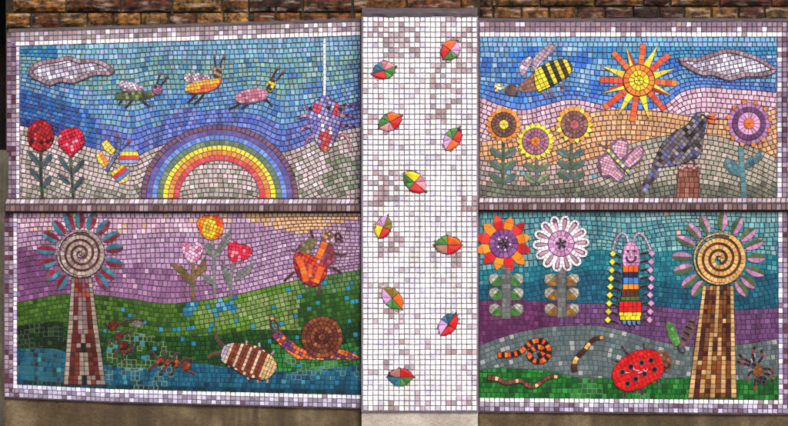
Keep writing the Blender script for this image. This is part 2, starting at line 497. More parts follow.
tagit(o, 'weathered tan concrete post at the left edge beside the panels', 'post')

# plinths under the panels and the ground strip
DU, DL, DP = .045, .085, .125        # how far upper panels, lower panels and pillar stand proud
def plinth(x0, x1, yl, yr, d, label, mat):
    V, F = [], []; N = 60; dd = d - .010
    prof = [(0, -.0), (0, .0)]
    for i in range(N + 1):
        f = i / N; px = x0 + (x1 - x0) * f; yt = yl + (yr - yl) * f
        X, _, Zt = W(px, yt, dd)
        for (yy, zz) in ((0.02, Zt), (-dd + .006, Zt + .004), (-dd, Zt - .002), (-dd, Zt - .03), (-dd, Zt - .08), (-dd, Zt - .2), (-dd - .006, .25), (-dd - .01, 0)):
            q = noise.noise(Vector((X * 6, yy * 3, zz * 8))); V.append((X, yy + q * .004, zz + (q * .004 if zz > .1 else 0)))
    m = 8
    for i in range(N):
        for j in range(m - 1): a = i * m + j; F.append((a, a + 1, a + m + 1, a + m))
    F.append(tuple(range(m))); F.append(tuple(range(N * m, N * m + m))[::-1])
    o = mesh_obj('concrete_plinth', V, F, mat, smooth=False); tagit(o, label, 'plinth'); return o
plinth(5, 360.5, 397.5, 408.8, DL, 'dull brown concrete plinth below the left lower mosaic panel', M_conc)
plinth(479, 800, 411.5, 414, DL, 'brown concrete plinth below the right lower mosaic panel', M_conc)

# ================================================================= PANELS
def backing(th, poly, dback=.0, c=GROUT, name='grout_bed'):
    """cement bed whose front lies on the panel plane; back runs into the wall"""
    V, F, C = [], [], []; n = len(poly); d = th.d
    for q in poly: X = W(q[0], q[1], d); V.append((X[0], X[1], X[2]))
    for q in poly: X = W(q[0], q[1], d); V.append((X[0], .03, X[2]))
    F.append(tuple(range(n))[::-1]); C.append(col(c, 0, 0))
    for i in range(n):
        j = (i + 1) % n; F.append((i, j, n + j, n + i)); C.append(col((132, 112, 128), 0, 0))
    o = mesh_obj(name, V, F, TESS, th.o, tuple(th.o.location), C); return o

def band(part, a, b, n, width, c, pitch=4.7, lvl=0, fn=None, gap=.38):
    """n straight rows from a to b, stepping by width vector"""
    L = math.hypot(b[0] - a[0], b[1] - a[1]); m = round(L / pitch); ux, uy = (b[0] - a[0]) / m, (b[1] - a[1]) / m
    for r in range(n):
        cf = c[r] if isinstance(c, list) else c
        for i in range(m):
            w = lambda i, r: (a[0] + ux * i + width[0] * r, a[1] + uy * i + width[1] * r)
            part.tile([w(i, r), w(i + 1, r), w(i + 1, r + 1), w(i, r + 1)], cf, lvl, base=False, gap=gap)

def chooser(cases):
    def f(x, y):
        for test, p in cases:
            if test is None or test(x, y): return p(x, y)
    return f

# ---- upper left -------------------------------------------------------------
UL = Thing('mosaic_panel', 'upper left mosaic panel with rainbow, red roses and flying bugs', 'mosaic', W(184, 199, DU), DU, 'mosaic panels of garden scenes')
ytl = lambda x: 32.5 + (x - 8) * (21.8 - 32.5) / 352
backing(UL, [(6.5, 199), (361, 199), (361, ytl(361) - 1.6), (9, ytl(9) - 1.6), (6.5, 34)])
bd = Part(UL, 'border')
band(bd, (11, ytl(11)), (360.6, ytl(360.6)), 3, (0, 4.65), [border_top, border_top, white_row])
band(bd, (7, 38), (7, 198.5), 2, (4.6, 0), border_dim)
band(bd, (16.2, 46.5), (16.2, 198.5), 1, (3.6, 0), pal([(WHITE, 3), ((190, 175, 205), 2), ((225, 215, 240), 2)], .05))
yin = lambda x: ytl(x) + 14.2
skyp = Part(UL, 'sky'); hillp = Part(UL, 'meadow')
ULx0, ULx1 = 20, 360.6
t0 = [(ULx0, yin(ULx0)), (190, yin(190)), (ULx1, yin(ULx1))]
t1 = [(20, 80), (60, 88), (100, 96), (140, 100), (180, 92), (220, 82), (260, 78), (300, 80), (330, 76), (361, 70)]
t2 = [(20, 125.5), (40, 130), (60, 137), (85, 146), (110, 152), (135, 157), (150, 150), (180, 140), (220, 136), (260, 142), (280, 152), (300, 147), (320, 138), (340, 131), (361, 127)]
t1b = [(20, 58), (70, 60), (110, 58), (150, 66), (190, 62), (230, 56), (280, 60), (330, 56), (361, 54)]
def skyul(x, y):
    T = curve_t2(x); dv = T - y
    if y < 58 + 4 * nz(x, y, 30): 
        if x < 58 and y > yin(x) + 1 + 4 * nz(x, y, 9): return pal([((18, 120, 180), 5), ((40, 140, 185), 3), ((85, 165, 175), 1)], .1)()
        return pal([((112, 165, 205), 5), ((130, 185, 205), 3), ((95, 160, 180), 3), ((150, 180, 225), 2)], .08)()
    if dv > 52 + 10 * nz(x, y, 25, 2): return pal([((108, 162, 160), 4), ((98, 155, 176), 4), ((130, 174, 168), 3), ((72, 138, 184), 2), ((150, 188, 208), 1.5), ((50, 122, 184), .6)], .1)()
    if x < 105 - .3 * dv and 6 + 8 * nz(x, y, 15, 5) < dv < 34 + 8 * nz(x, y, 20, 8): return pal([((22, 95, 180), 5), ((35, 115, 190), 3), ((30, 75, 160), 3), ((75, 130, 200), 2)], .12)()
    if x < 70 and dv < 12: return pal([((18, 50, 140), 4), ((30, 70, 165), 3)], .1)()
    if dv > 27 + 10 * nz(x, y, 22, 3): return pal([((84, 144, 202), 5), ((104, 160, 200), 4), ((56, 120, 196), 2), ((122, 172, 198), 2), ((136, 156, 222), 1)], .1)()
    return pal([((82, 112, 200), 5), ((100, 125, 210), 4), ((120, 140, 222), 3), ((62, 92, 190), 2), ((85, 85, 165), 1)], .09)()
curve_t2 = curve(t2)
region(skyp, t0, t2, ULx0, ULx1, skyul, flow=.5)
def medul(x, y):
    if y > 188 + 6 * nz(x, y, 12): return pal([((165, 160, 152), 4), ((125, 135, 112), 2), ((185, 172, 168), 3), ((100, 115, 85), .7)], .08)()
    if x > 325 and y > 155: return pal([((140, 150, 128), 4), ((112, 130, 98), 2), ((178, 168, 165), 3)], .1)()
    return pal([((198, 182, 180), 5), ((180, 174, 165), 4), ((210, 190, 192), 4), ((160, 152, 142), 2), ((135, 150, 120), .5), ((228, 215, 220), 1.5)], .08)()
region(hillp, t2, [(20, 198.6), (361, 198.6)], ULx0, ULx1, medul, flow=0)

def cloud(th, pts, label):
    p = Part(th, 'cloud', label, grout=(70, 62, 80))
    p.fill(smooth_poly(pts), pal([((205, 200, 222), 5), ((235, 235, 250), 3), ((170, 160, 180), 3), ((150, 125, 140), 1)], .06), 4.3, -12, 1)
    inner = pts
    p.strip(pts, 4.2, 4.4, pal([((150, 118, 130), 5), ((132, 104, 112), 3), ((178, 150, 160), 2)], .07), 2, closed=True)
    return p
def smooth_poly(pts): return [(a, b) for a, b, c in smooth_path(pts, True)[:-1]]
z = Z(0, 0, 3.875)
cloud(UL, z((120, 288), (132, 262), (170, 242), (220, 236), (270, 226), (312, 240), (355, 236), (398, 246), (425, 264), (440, 285), (400, 284), (365, 286), (325, 300), (282, 316), (235, 310), (195, 325), (158, 308)), 'white and mauve cloud on the blue sky')

# rainbow
rb = Part(UL, 'rainbow', 'arch of seven coloured bands', grout=(60, 48, 60))
bands = [[((112, 78, 112), 3), ((125, 85, 105), 2)], [((88, 84, 165), 4), ((105, 90, 170), 2)], [((85, 130, 215), 4), ((115, 155, 225), 2)],
         [((92, 122, 92), 4), ((110, 140, 100), 2)], [((245, 222, 50), 4), ((220, 205, 70), 1)], [((240, 130, 50), 3), ((245, 165, 60), 2)], [((222, 62, 78), 3), ((235, 90, 100), 2)]]
for i, b_ in enumerate(bands):
    r1 = 78.5 - i * 5.45; r0 = r1 - 5.45
    q = rb if i == 0 else Part(UL, 'colour_band', parent=rb)
    q.ring(219.7, 198.2, r0, r1, round(math.pi * (r0 + r1) / 2 / 4.9), pal(b_, .06), 1, ky=.935, sp=180, gap=.42)

# hanging spider and its thread
th_ = Part(UL, 'thread', 'white thread the spider hangs from')
for i in range(11): th_.tile([(323.4, 38.6 + i * 5.2), (326, 38.6 + i * 5.2), (326, 43.8 + i * 5.2), (323.4, 43.8 + i * 5.2)], one((248, 248, 250), .02), 1, gap=.2)
z = Z(280, 65, 4.26)
sp = Part(UL, 'spider', 'purple and red spider hanging on a thread', grout=(60, 50, 80))
def spc(x, y):
    if y < 103: return col(R.choice([(70, 70, 150), (110, 100, 170), (165, 170, 215)]), .08)
    if abs(x - 317) < 2.6 and 104 < y < 113: return col((220, 60, 70), .1)
    if abs(x - 337) < 2.6 and 105 < y < 118: return col((225, 50, 60), .1)
    if y > 131 and abs(x - 325) < 5: return col(R.choice([(225, 130, 140), (200, 60, 60), (225, 130, 90)]), .1)
    return col(R.choices([(118, 112, 192), (140, 138, 208), (165, 160, 212), (232, 234, 250), (185, 135, 170)], [5, 4, 4, 3, 1])[0], .08)
sp.fill(smooth_poly(z((190, 128), (225, 148), (255, 175), (272, 205), (262, 245), (248, 290), (222, 345), (196, 372), (166, 345), (140, 295), (125, 245), (122, 200), (138, 165), (162, 145))), spc, 4.0, 20, 1)
for x, y in z((130, 187), (208, 183), (258, 190)): sp.dot(x, y, 1.9, one((18, 16, 26)), 2)
sp.dot(333, 107, 1.8, one(WHITE), 2)
PKL = [pal([((195, 130, 150), 3), ((150, 90, 120), 2), ((215, 165, 185), 1)])]; DKL = [pal([((165, 105, 135), 2), ((190, 140, 165), 1)]), one((25, 22, 30))]
for i, (pts, w0) in enumerate([(z((262, 188), (278, 168), (302, 172), (322, 182)), 3.4), (z((264, 222), (292, 212), (318, 232)), 3.4), (z((262, 262), (292, 258), (322, 262)), 3.6), (z((246, 305), (272, 296), (296, 328), (302, 368)), 3.4),
             (z((132, 197), (112, 178), (94, 184)), 3.4), (z((126, 218), (104, 216), (74, 230)), 3.8), (z((130, 262), (106, 262), (82, 290)), 3.6), (z((146, 305), (120, 312), (106, 352)), 3.4)]):
    l_ = Part(UL, 'leg', parent=sp, grout=(70, 50, 80)); l_.strip(pts, w0, 3.6, DKL if i < 3 else PKL, 1, gap=.2, w1=1.2)

# three flying bugs
def bug(name, label, z, body, bcol, wing, head, hcol, ants, legs, bands_=None):
    p = Part(UL, name, label)
    p.fill(smooth_poly(z(*body)), bcol, 3.3, -8, 2, gap=.25)
    if wing:
        w = Part(UL, 'wing', parent=p); w.fill(smooth_poly(z(*wing)), pal([((205, 180, 205), 3), ((235, 225, 240), 3), ((150, 110, 140), 2)]), 3.0, 60, 1, py=2.6, gap=.28)
    h = Part(UL, 'head', parent=p); h.fill(smooth_poly(z(*head)), hcol, 3.0, 25, 2, gap=.25)
    for a_ in ants:
        q = Part(UL, 'antenna', parent=p); q.strip(z(*a_), 1.7, 4.2, one(BLACK), 1, gap=.12)
        e_ = z(a_[-1])[0]; q.dot(e_[0], e_[1], 1.3, one((150, 80, 50)), 2)
    for a_ in legs:
        q = Part(UL, 'leg', parent=p); q.strip(z(*a_), 2.1, 4, one(BLACK), 1, gap=.12)
bug('flying_bug', 'green bodied bug with pink wing', Z(90, 45, 5.68), [(145, 285), (168, 266), (230, 260), (300, 262), (350, 268), (365, 285), (350, 300), (290, 312), (200, 310), (155, 305)],
    pal([((72, 98, 40), 5), ((50, 75, 30), 3), ((130, 140, 70), 2), ((150, 110, 70), 1), ((30, 40, 25), 1)]),
    [(168, 218), (190, 202), (250, 214), (290, 230), (304, 254), (200, 262), (178, 245)], [(356, 250), (362, 232), (385, 226), (408, 240), (408, 265), (390, 282), (366, 272)],
    pal([((185, 125, 160), 4), ((150, 95, 140), 2), ((50, 30, 50), 1)]), [[(380, 230), (390, 195), (400, 165)], [(404, 232), (425, 205), (440, 178)]],
    [[(182, 312), (165, 342)], [(240, 315), (222, 338), (202, 358)], [(298, 315), (318, 335), (345, 352)]])
bug('flying_bug', 'orange and yellow bug with lilac wing', Z(180, 45, 5.68), [(30, 255), (50, 225), (110, 205), (170, 197), (232, 190), (235, 215), (200, 250), (130, 272), (60, 272)],
    lambda x, y: col(R.choice([(240, 200, 40), (245, 170, 35)]) if y - 88 < -(x - 200) * .32 else R.choice([(235, 90, 30), (225, 60, 35), (240, 130, 30)]), .07),
    [(25, 172), (60, 160), (120, 160), (165, 175), (160, 200), (60, 215), (30, 200)], [(188, 138), (200, 126), (232, 132), (240, 160), (232, 190), (196, 184)],
    pal([((190, 140, 110), 3), ((40, 28, 28), 3), ((120, 80, 55), 1)]), [[(205, 132), (200, 98), (198, 66)], [(232, 130), (234, 98), (252, 68)]],
    [[(92, 270), (78, 300), (45, 328)], [(140, 270), (118, 305), (80, 338)]])
bug('flying_bug', 'pink bodied bug with yellow head', Z(180, 45, 5.68), [(312, 305), (335, 272), (395, 250), (440, 244), (490, 258), (503, 284), (470, 315), (400, 332), (340, 328)],
    pal([((200, 120, 150), 5), ((215, 150, 180), 3), ((170, 85, 115), 2), ((230, 190, 205), 1)]), None, [(488, 238), (505, 205), (525, 190), (547, 212), (535, 245), (515, 268)],
    pal([((235, 215, 40), 5), ((30, 26, 20), 1.5)]), [[(520, 196), (536, 165), (558, 132)], [(542, 212), (562, 185), (590, 152)]],
    [[(352, 328), (310, 352), (278, 366)], [(390, 332), (350, 364)], [(482, 305), (505, 325), (524, 350)]])

# roses
def leaf(th, par, pts, c, w=5.0, lvl=1, name='leaf'):
    """pointed leaf between two points"""
    q = Part(th, name, parent=par)
    (x0, y0), (x1, y1) = pts; L = math.hypot(x1 - x0, y1 - y0)
    q.petal(x0, y0, math.degrees(math.atan2(-(y1 - y0), x1 - x0)), 0, L, w, c[0], c[1], lvl, parts=2, gap=.22)
z = Z(0, 105, 3.875)
slate = (pal([((52, 82, 92), 3), ((40, 62, 78), 2)]), pal([((62, 92, 96), 3), ((48, 72, 74), 2)]))
r1_ = Part(UL, 'rose', 'taller dark red rose', grout=(50, 10, 18))
r1_.fill(ell(41.3, 135.5, 13.4, 15.8), pal([((165, 18, 30), 5), ((190, 25, 38), 3), ((120, 12, 24), 3), ((215, 60, 75), 1), ((60, 8, 16), .7)], .1), 3.6, 30, 2, gap=.22)
st = Part(UL, 'stem', parent=r1_); st.strip(z((160, 180), (160, 260), (166, 358)), 3, 5, pal([((50, 72, 42), 3), ((34, 50, 34), 2)]), 1, gap=.2)
for a_, b_ in (((155, 232), (112, 180)), ((165, 238), (202, 190)), ((158, 292), (118, 245)), ((168, 318), (200, 275))): leaf(UL, r1_, z(a_, b_), slate, 5.2)
r2_ = Part(UL, 'rose', 'shorter bright crimson rose flecked with pink', grout=(60, 14, 24))
r2_.fill(smooth_poly([(72, 128), (80, 129), (84.5, 137), (84, 146), (77, 152), (72, 157), (66, 152), (60, 146), (59, 137), (63, 130)]), pal([((205, 22, 52), 5), ((220, 40, 75), 3), ((160, 14, 36), 2), ((235, 140, 165), 1.2)], .1), 3.4, -20, 2, gap=.25)
st = Part(UL, 'stem', parent=r2_); st.strip(z((275, 202), (280, 280), (285, 362)), 2.6, 5, pal([((60, 88, 52), 3), ((34, 50, 34), 2)]), 1, gap=.2)
for a_, b_ in (((268, 255), (232, 200)), ((288, 262), (326, 212)), ((272, 308), (230, 268)), ((290, 325), (324, 278))): leaf(UL, r2_, z(a_, b_), slate, 5)

# butterfly with striped wings
z = Z(80, 120, 4.73)
bf = Part(UL, 'butterfly', 'butterfly with red, yellow and blue striped wings', grout=(70, 60, 85))
bf.strip(z((188, 92), (180, 150), (158, 190), (128, 240)), 3.4, 3.6, pal([((85, 95, 125), 3), ((120, 130, 165), 3), ((90, 110, 150), 1)]), 2, gap=.2)
def stripes(seq, step, off=0): return lambda u, v: seq[int((v + off) // step) % len(seq)]()
for poly_, ang, seq in (
    ([(103, 112), (128, 93), (172, 142), (152, 166), (118, 142)], 48, [one((225, 60, 60)), one((245, 215, 60)), one((235, 225, 90))]),
    ([(78, 165), (105, 146), (138, 205), (118, 225), (88, 198)], 62, [one((220, 60, 90)), one((235, 140, 60)), one((245, 220, 60))]),
    ([(186, 190), (200, 140), (235, 130), (268, 140), (284, 178), (272, 205), (190, 205)], 0, [one((115, 150, 205)), one((245, 222, 60)), one((225, 55, 60)), one((140, 170, 225))]),
    ([(148, 250), (205, 208), (238, 245), (226, 290), (190, 302), (158, 272)], -38, [one((245, 215, 60)), one((220, 50, 60)), one((80, 130, 200)), one((240, 215, 90))])):
    w = Part(UL, 'wing', parent=bf); P_ = z(*poly_); cx_, cy_ = cen(P_)
    w.fill(P_, stripes(seq, 4.1, 8.2), 3.8, ang, 1, py=4.1, local=True, gap=.25)
for a_ in ([(186, 100), (178, 74)], [(196, 150), (215, 125), (236, 98)]):
    q = Part(UL, 'antenna', parent=bf); q.strip(z(*a_), 1.4, 4, one((60, 60, 85)), 1, gap=.1); e_ = z(a_[-1])[0]; q.dot(*e_, 1.9, one((165, 60, 60)), 2)

# ---- upper right ------------------------------------------------------------
UR = Thing('mosaic_panel', 'upper right mosaic panel with orange sun, bee and blackbird', 'mosaic', W(634, 198, DU), DU, 'mosaic panels of garden scenes')
PR = 5.0
backing(UR, [(478, 198), (792, 198), (792, 20.5), (478, 19.5)])
bd = Part(UR, 'border')
band(bd, (479.5, 22), (781.8, 22), 3, (0, 5.0), [pal([((128, 102, 122), 6), ((145, 118, 138), 4), ((165, 130, 130), 1.5), ((225, 218, 240), .8)], .07)] * 2 + [white_row], PR)
band(bd, (776.8, 37.2), (776.8, 197.5), 1, (4.8, 0), pal([(WHITE, 3), ((185, 180, 215), 3), ((150, 125, 150), 1)], .05), PR)
band(bd, (781.8, 22), (781.8, 197.5), 2, (4.8, 0), border_dim, PR)
x0, x1 = 479.5, 776.6
a1 = [(479, 97), (500, 105), (522, 110), (545, 105), (570, 99.5), (603, 105), (630, 110), (650, 109), (666, 104), (680, 93), (697, 88), (729, 89), (760, 91), (778, 93)]
a2 = [(479, 142), (520, 136), (560, 124), (590, 113), (620, 110), (660, 112), (700, 118), (740, 119), (778, 108)]
a3 = [(479, 160), (520, 166), (560, 164), (600, 157), (620, 148), (650, 139), (700, 134), (720, 137), (750, 146), (778, 159)]
A1 = curve(a1)
def skyur(x, y):
    if y < 47: return pal([((110, 178, 215), 5), ((125, 170, 222), 4), ((150, 185, 230), 1)], .06)()
    if x > 590 and y < 56 + 3 * nz(x, y, 20): return pal([((20, 130, 190), 4), ((50, 150, 200), 2)], .09)()
    if A1(x) - y < 9: return pal([((75, 130, 215), 4), ((60, 110, 205), 3), ((95, 150, 220), 2)], .08)()
    n_ = nz(x, y, 18, 4)
    if n_ > .12: return pal([((20, 105, 205), 5), ((30, 125, 215), 3), ((80, 150, 215), 2)], .1)()
    return pal([((66, 138, 202), 4), ((92, 156, 208), 4), ((118, 168, 214), 3), ((40, 114, 200), 1.6), ((156, 188, 224), 1.4)], .09)()
sk = Part(UR, 'sky'); pk = Part(UR, 'pink_hill'); sand = Part(UR, 'sand'); md = Part(UR, 'meadow')
m1 = [(479, 58), (540, 66), (600, 60), (650, 57), (700, 62), (778, 58)]
region(sk, [(479, 37.2), (778, 37.2)], [(479, 47), (778, 47)], x0, x1, skyur, PR, flow=0)
region(sk, [(479, 47), (778, 47)], a1, x0, x1, skyur, PR, flow=.5)
region(pk, a1, a2, x0, 640, pal([((218, 178, 200), 5), ((205, 165, 190), 3), ((232, 200, 215), 3), ((190, 150, 165), 1)], .06), PR, flow=0)
pk2 = Part(UR, 'pink_hill')
region(pk2, a1, a2, 640, x1, pal([((218, 178, 200), 5), ((205, 165, 190), 3), ((232, 200, 215), 3), ((190, 150, 165), 1)], .06), PR, flow=0)
region(sand, a2, a3, x0, x1, pal([((218, 165, 115), 5), ((205, 150, 100), 3), ((225, 180, 130), 3), ((200, 160, 140), 1)], .07), PR, flow=0)
def medur(x, y):
    if y > 184 + 4 * nz(x, y, 10): return pal([((108, 115, 98), 4), ((92, 98, 85), 3), ((125, 125, 108), 3)], .08)()
    if x < 600: return pal([((190, 166, 166), 4), ((172, 158, 152), 3), ((195, 160, 140), 2), ((140, 138, 125), 2), ((105, 165, 175), .15)], .07)()
    return pal([((176, 166, 148), 5), ((162, 160, 142), 4), ((190, 175, 162), 2), ((145, 150, 132), 1.5), ((80, 165, 170), .15)], .07)()
region(md, a3, [(479, 197.6), (778, 197.6)], x0, x1, medur, PR, flow=0)

# sun
su = Part(UR, 'sun', 'orange sun with yellow centre and pointed rays', grout=(90, 40, 20))
sx, sy = 638.4, 80.7
su.ring(sx, sy, 0, 4.8, 6, pal([((245, 225, 40), 3), ((235, 205, 60), 1)]), 2, gap=.3); su.ring(sx, sy, 4.8, 10.2, 12, pal([((245, 220, 40), 3), ((235, 195, 40), 1)]), 2, a0=10, gap=.32)
su.ring(sx, sy, 10.2, 15.8, 17, pal([((245, 125, 25), 3), ((240, 150, 40), 2), ((225, 95, 25), 1)]), 2, gap=.32)
rays = [(282, 42, 'o'), (345, 48, 'y'), (397, 90, 'r'), (420, 153, 'y'), (432, 218, 'o'), (412, 275, 'ry'), (377, 335, 'r'), (307, 377, 'p'), (233, 387, 'o'), (163, 367, 'y'),
        (108, 327, 'r'), (93, 262, 'yr'), (88, 203, 'r'), (100, 142, 'y'), (147, 78, 'o'), (205, 52, 'ry')]
RC = {'o': [pal([((240, 115, 30), 2), ((228, 80, 30), 2)])], 'r': [pal([((225, 62, 28), 3), ((235, 90, 30), 2)])], 'y': [pal([((238, 220, 50), 3), ((230, 195, 60), 1)])], 'p': [pal([((235, 215, 90), 3)])]}
for tx, ty, k in rays:
    (px, py_), = Z(580, 35, 4.483)((tx, ty)); ang = math.atan2(py_ - sy, px - sx); L = math.hypot(px - sx, py_ - sy); u = (math.cos(ang), math.sin(ang)); v = (-u[1], u[0])
    q = Part(UR, 'ray', parent=su)
    if k in 'or':
        n_ = max(2, round((L - 16) / 5))
        for i in range(n_):
            a_, b_ = 16 + (L - 16) * i / n_, 16 + (L - 16) * (i + 1) / n_; h = 2.9
            q.tile([(sx + u[0] * t + v[0] * s_, sy + u[1] * t + v[1] * s_) for t, s_ in ((a_, -h), (b_, -h), (b_, h), (a_, h))], RC[k][0], 1, gap=.3)
    else:
        cols_ = [RC['y'][0]] if k in 'yp' else [one((185, 25, 25)), RC['y'][0]]
        for side, cc in zip((1, -1), (cols_ * 2)[:2]):
            n_ = 3
            for i in range(n_):
                a_, b_ = 16 + (L - 16) * i / n_, 16 + (L - 16) * (i + 1) / n_; ha, hb = 3.3 * (1 - i / n_) + .5, 3.3 * (1 - (i + 1) / n_) + .3
                if len(cols_) == 1:
                    if side == 1: q.tile([(sx + u[0] * t + v[0] * s_, sy + u[1] * t + v[1] * s_) for t, s_ in ((a_, -ha), (b_, -hb), (b_, hb), (a_, ha))], cc, 1, gap=.25)
                else: q.tile([(sx + u[0] * t + v[0] * s_, sy + u[1] * t + v[1] * s_) for t, s_ in ((a_, 0), (b_, 0), (b_, side * hb), (a_, side * ha))], cc, 1, gap=.2, minarea=.6)
z = Z(540, 0, 3.177)
cloud(UR, z((442, 192), (468, 188), (503, 190), (543, 176), (600, 162), (648, 174), (690, 188), (726, 210), (744, 222), (726, 233), (690, 238), (650, 238), (600, 250), (550, 234), (512, 233), (474, 214)), 'long grey white cloud right of the sun')

# bee
z = Z(475, 35, 5.683)
bee = Part(UR, 'bee', 'bee with black and yellow striped abdomen', grout=(40, 30, 20))
seq = [one((225, 205, 45)), one((240, 222, 40)), one((25, 20, 18)), one((240, 222, 40)), one((28, 20, 18)), one((235, 215, 45)), one((70, 38, 28)), one((235, 215, 40)), one((90, 52, 40))]
ax, ay = z((335, 268))[0]
def beec(u, v):
    return None
ab = smooth_poly(z((335, 215), (385, 172), (440, 150), (500, 136), (540, 162), (552, 195), (520, 240), (450, 280), (390, 312), (350, 316)))
cxa, cya = cen(ab)
bee.fill(ab, lambda u, v: seq[max(0, min(8, int((u + 19) / 4.35)))](), 4.35, -24, 2, local=True, gap=.25)
tx_ = Part(UR, 'thorax', parent=bee); tx_.fill(smooth_poly(z((242, 302), (288, 252), (332, 222), (346, 262), (350, 312), (275, 326))), pal([((150, 90, 68), 4), ((165, 105, 85), 2), ((125, 70, 50), 2)]), 4.2, -20, 1)
hd = Part(UR, 'head', parent=bee); hd.fill(ell(*z((208, 312))[0], 6.3, 5.6), pal([((95, 62, 58), 4), ((60, 35, 35), 2), ((120, 85, 85), 1)]), 3.8, 10, 2, gap=.25)
hd.dot(*z((196, 296))[0], 1.6, one((28, 18, 20)), 3); hd.dot(*z((236, 332))[0], 1.8, one((25, 16, 16)), 3)
an = Part(UR, 'antenna', parent=bee)
for x, y, c_ in ((118, 292, (215, 205, 70)), (135, 285, (235, 225, 90)), (120, 315, (200, 195, 110)), (142, 305, (225, 225, 235)), (158, 300, (205, 195, 90)), (130, 302, (230, 230, 240))):
    px, py_ = z((x, y))[0]; an.tile([(px - 1.6, py_ - 1.3), (px + 1.5, py_ - 1.6), (px + 1.7, py_ + 1.4), (px - 1.5, py_ + 1.6)], one(c_), 1, gap=.15)
wc = pal([((188, 158, 180), 5), ((165, 135, 160), 3), ((225, 215, 235), 1.2)])
for pts in ([(258, 225), (250, 178), (275, 140), (312, 124), (325, 146), (296, 200), (282, 232)], [(325, 195), (328, 142), (395, 68), (438, 52), (456, 78), (372, 162), (345, 200)]):
    w = Part(UR, 'wing', parent=bee); w.fill(smooth_poly(z(*pts)), wc, 3.9, -55, 1, gap=.28)
for pts in ([(378, 318), (392, 335), (408, 350)], [(420, 305), (432, 330), (440, 350)], [(488, 275), (500, 300), (492, 325)]):
    l_ = Part(UR, 'leg', parent=bee); l_.strip(z(*pts), 3.2, 3.5, pal([((120, 100, 135), 3), ((80, 65, 90), 1)]), 1, gap=.2)

# sunflowers
def sunflower(th, cx, cy, rd, rp, core, disc, petal, nP, label, stem, stc, leaves, lc, rc=4.8, extra=None):
    p = Part(th, 'sunflower', label, grout=(55, 35, 30))
    p.ring(cx, cy, rc, (rc + rd) / 2, 14, disc, 2, gap=.25); p.ring(cx, cy, (rc + rd) / 2, rd, 20, disc, 2, a0=8, gap=.25)
    k = Part(th, 'flower_centre', parent=p); k.ring(cx, cy, 0, rc, 6, core, 2, gap=.25)
    for i in range(nP):
        a_ = 2 * math.pi * i / nP; w = math.pi / nP * 1.02
        q = Part(th, 'petal', parent=p)
        f = lambda r, t: (cx + r * math.cos(t), cy - r * math.sin(t))
        q.tile([f(rd, a_ - w), f(rd + (rp - rd) * .45, a_ - w * .95), f(rp + .5, a_), f(rd + (rp - rd) * .45, a_ + w * .95), f(rd, a_ + w)], petal, 1, gap=.22)
    s_ = Part(th, 'stem', parent=p); s_.strip(stem, 3.0, 4.6, stc, 1, gap=.22)
    for a_, b_ in leaves: leaf(th, p, (a_, b_), lc, 7.2)
    return p
z = Z(478, 95, 4.484)
def lvs(z, xs, ys, dx=58, up=30): return [x for y in ys for x in ((z((xs - 6, y + 12))[0], z((xs - dx, y - up + 8))[0]), (z((xs + 6, y + 12))[0], z((xs + dx, y - up + 8))[0]))]
bluegreen = (pal([((88, 110, 122), 3), ((70, 100, 90), 2)]), pal([((68, 100, 72), 3), ((85, 120, 100), 2)]))
f = sunflower(UR, 503.6, 124.7, 12.6, 17.8, one(YELLOW), pal([((108, 72, 62), 4), ((92, 60, 55), 3), ((125, 85, 75), 1)]), pal([((238, 128, 25), 3), ((245, 155, 35), 2)]), 16,
    'sunflower with orange petals, brown disc and yellow centre', z((113, 215), (112, 300), (110, 398)), pal([((62, 88, 48), 3), ((50, 70, 40), 2)]), lvs(z, 112, (265, 320, 378)), bluegreen)
f = sunflower(UR, 535.3, 141.5, 13.4, 19, one((240, 130, 30)), pal([((150, 98, 128), 4), ((130, 88, 140), 3), ((175, 110, 130), 2), ((140, 40, 70), .6)]), pal([((240, 225, 55), 3), ((230, 205, 80), 2)]), 18,
    'sunflower with yellow petals and mauve disc', z((262, 290), (263, 340), (262, 392)), pal([((110, 108, 120), 3), ((90, 95, 98), 2)]), lvs(z, 262, (328, 380), 54), (pal([((110, 135, 92), 3), ((90, 120, 80), 2)]), pal([((130, 150, 110), 3), ((95, 125, 90), 2)])))
f = sunflower(UR, 574, 124.7, 13.6, 19.2, one((205, 92, 110)), pal([((132, 85, 88), 4), ((115, 72, 80), 3), ((150, 105, 100), 2)]), pal([((240, 205, 50), 3), ((240, 165, 45), 2), ((235, 225, 90), 1)]), 18,
    'sunflower with golden petals, red brown disc and pink centre', z((418, 225), (417, 300), (414, 376)), pal([((78, 110, 80), 3), ((95, 105, 95), 2)]), lvs(z, 417, (268, 318, 368), 58), bluegreen)

# pink butterfly
z = Z(590, 100, 3.87)
bf = Part(UR, 'butterfly', 'pink butterfly with pale striped wings', grout=(95, 62, 90))
bf.strip(z((66, 192), (110, 240), (158, 288)), 3.4, 3.4, [one((230, 220, 70)), one((110, 160, 160)), one((235, 225, 120)), one((90, 110, 130))], 2, gap=.2)
pkc = [pal([((215, 150, 175), 3), ((200, 130, 160), 2)]), pal([((228, 190, 205), 3), ((215, 170, 190), 2)])]
for pts, ang in (([(80, 185), (112, 150), (142, 165), (138, 215), (115, 232)], 10), ([(128, 252), (145, 218), (186, 178), (203, 192), (192, 232), (150, 262)], -40), ([(35, 232), (70, 208), (100, 255), (86, 292), (45, 292)], 20), ([(78, 292), (100, 262), (128, 292), (108, 316)], 40)):
    w = Part(UR, 'wing', parent=bf); P_ = z(*pts); w.strip(P_, 2.2, 4, pal([((125, 82, 125), 3), ((105, 70, 110), 2)]), 1, closed=True, gap=.18); w.fill(P_, stripes(pkc, 2.7), 3.2, ang, 2, py=2.7, local=True, gap=.22)
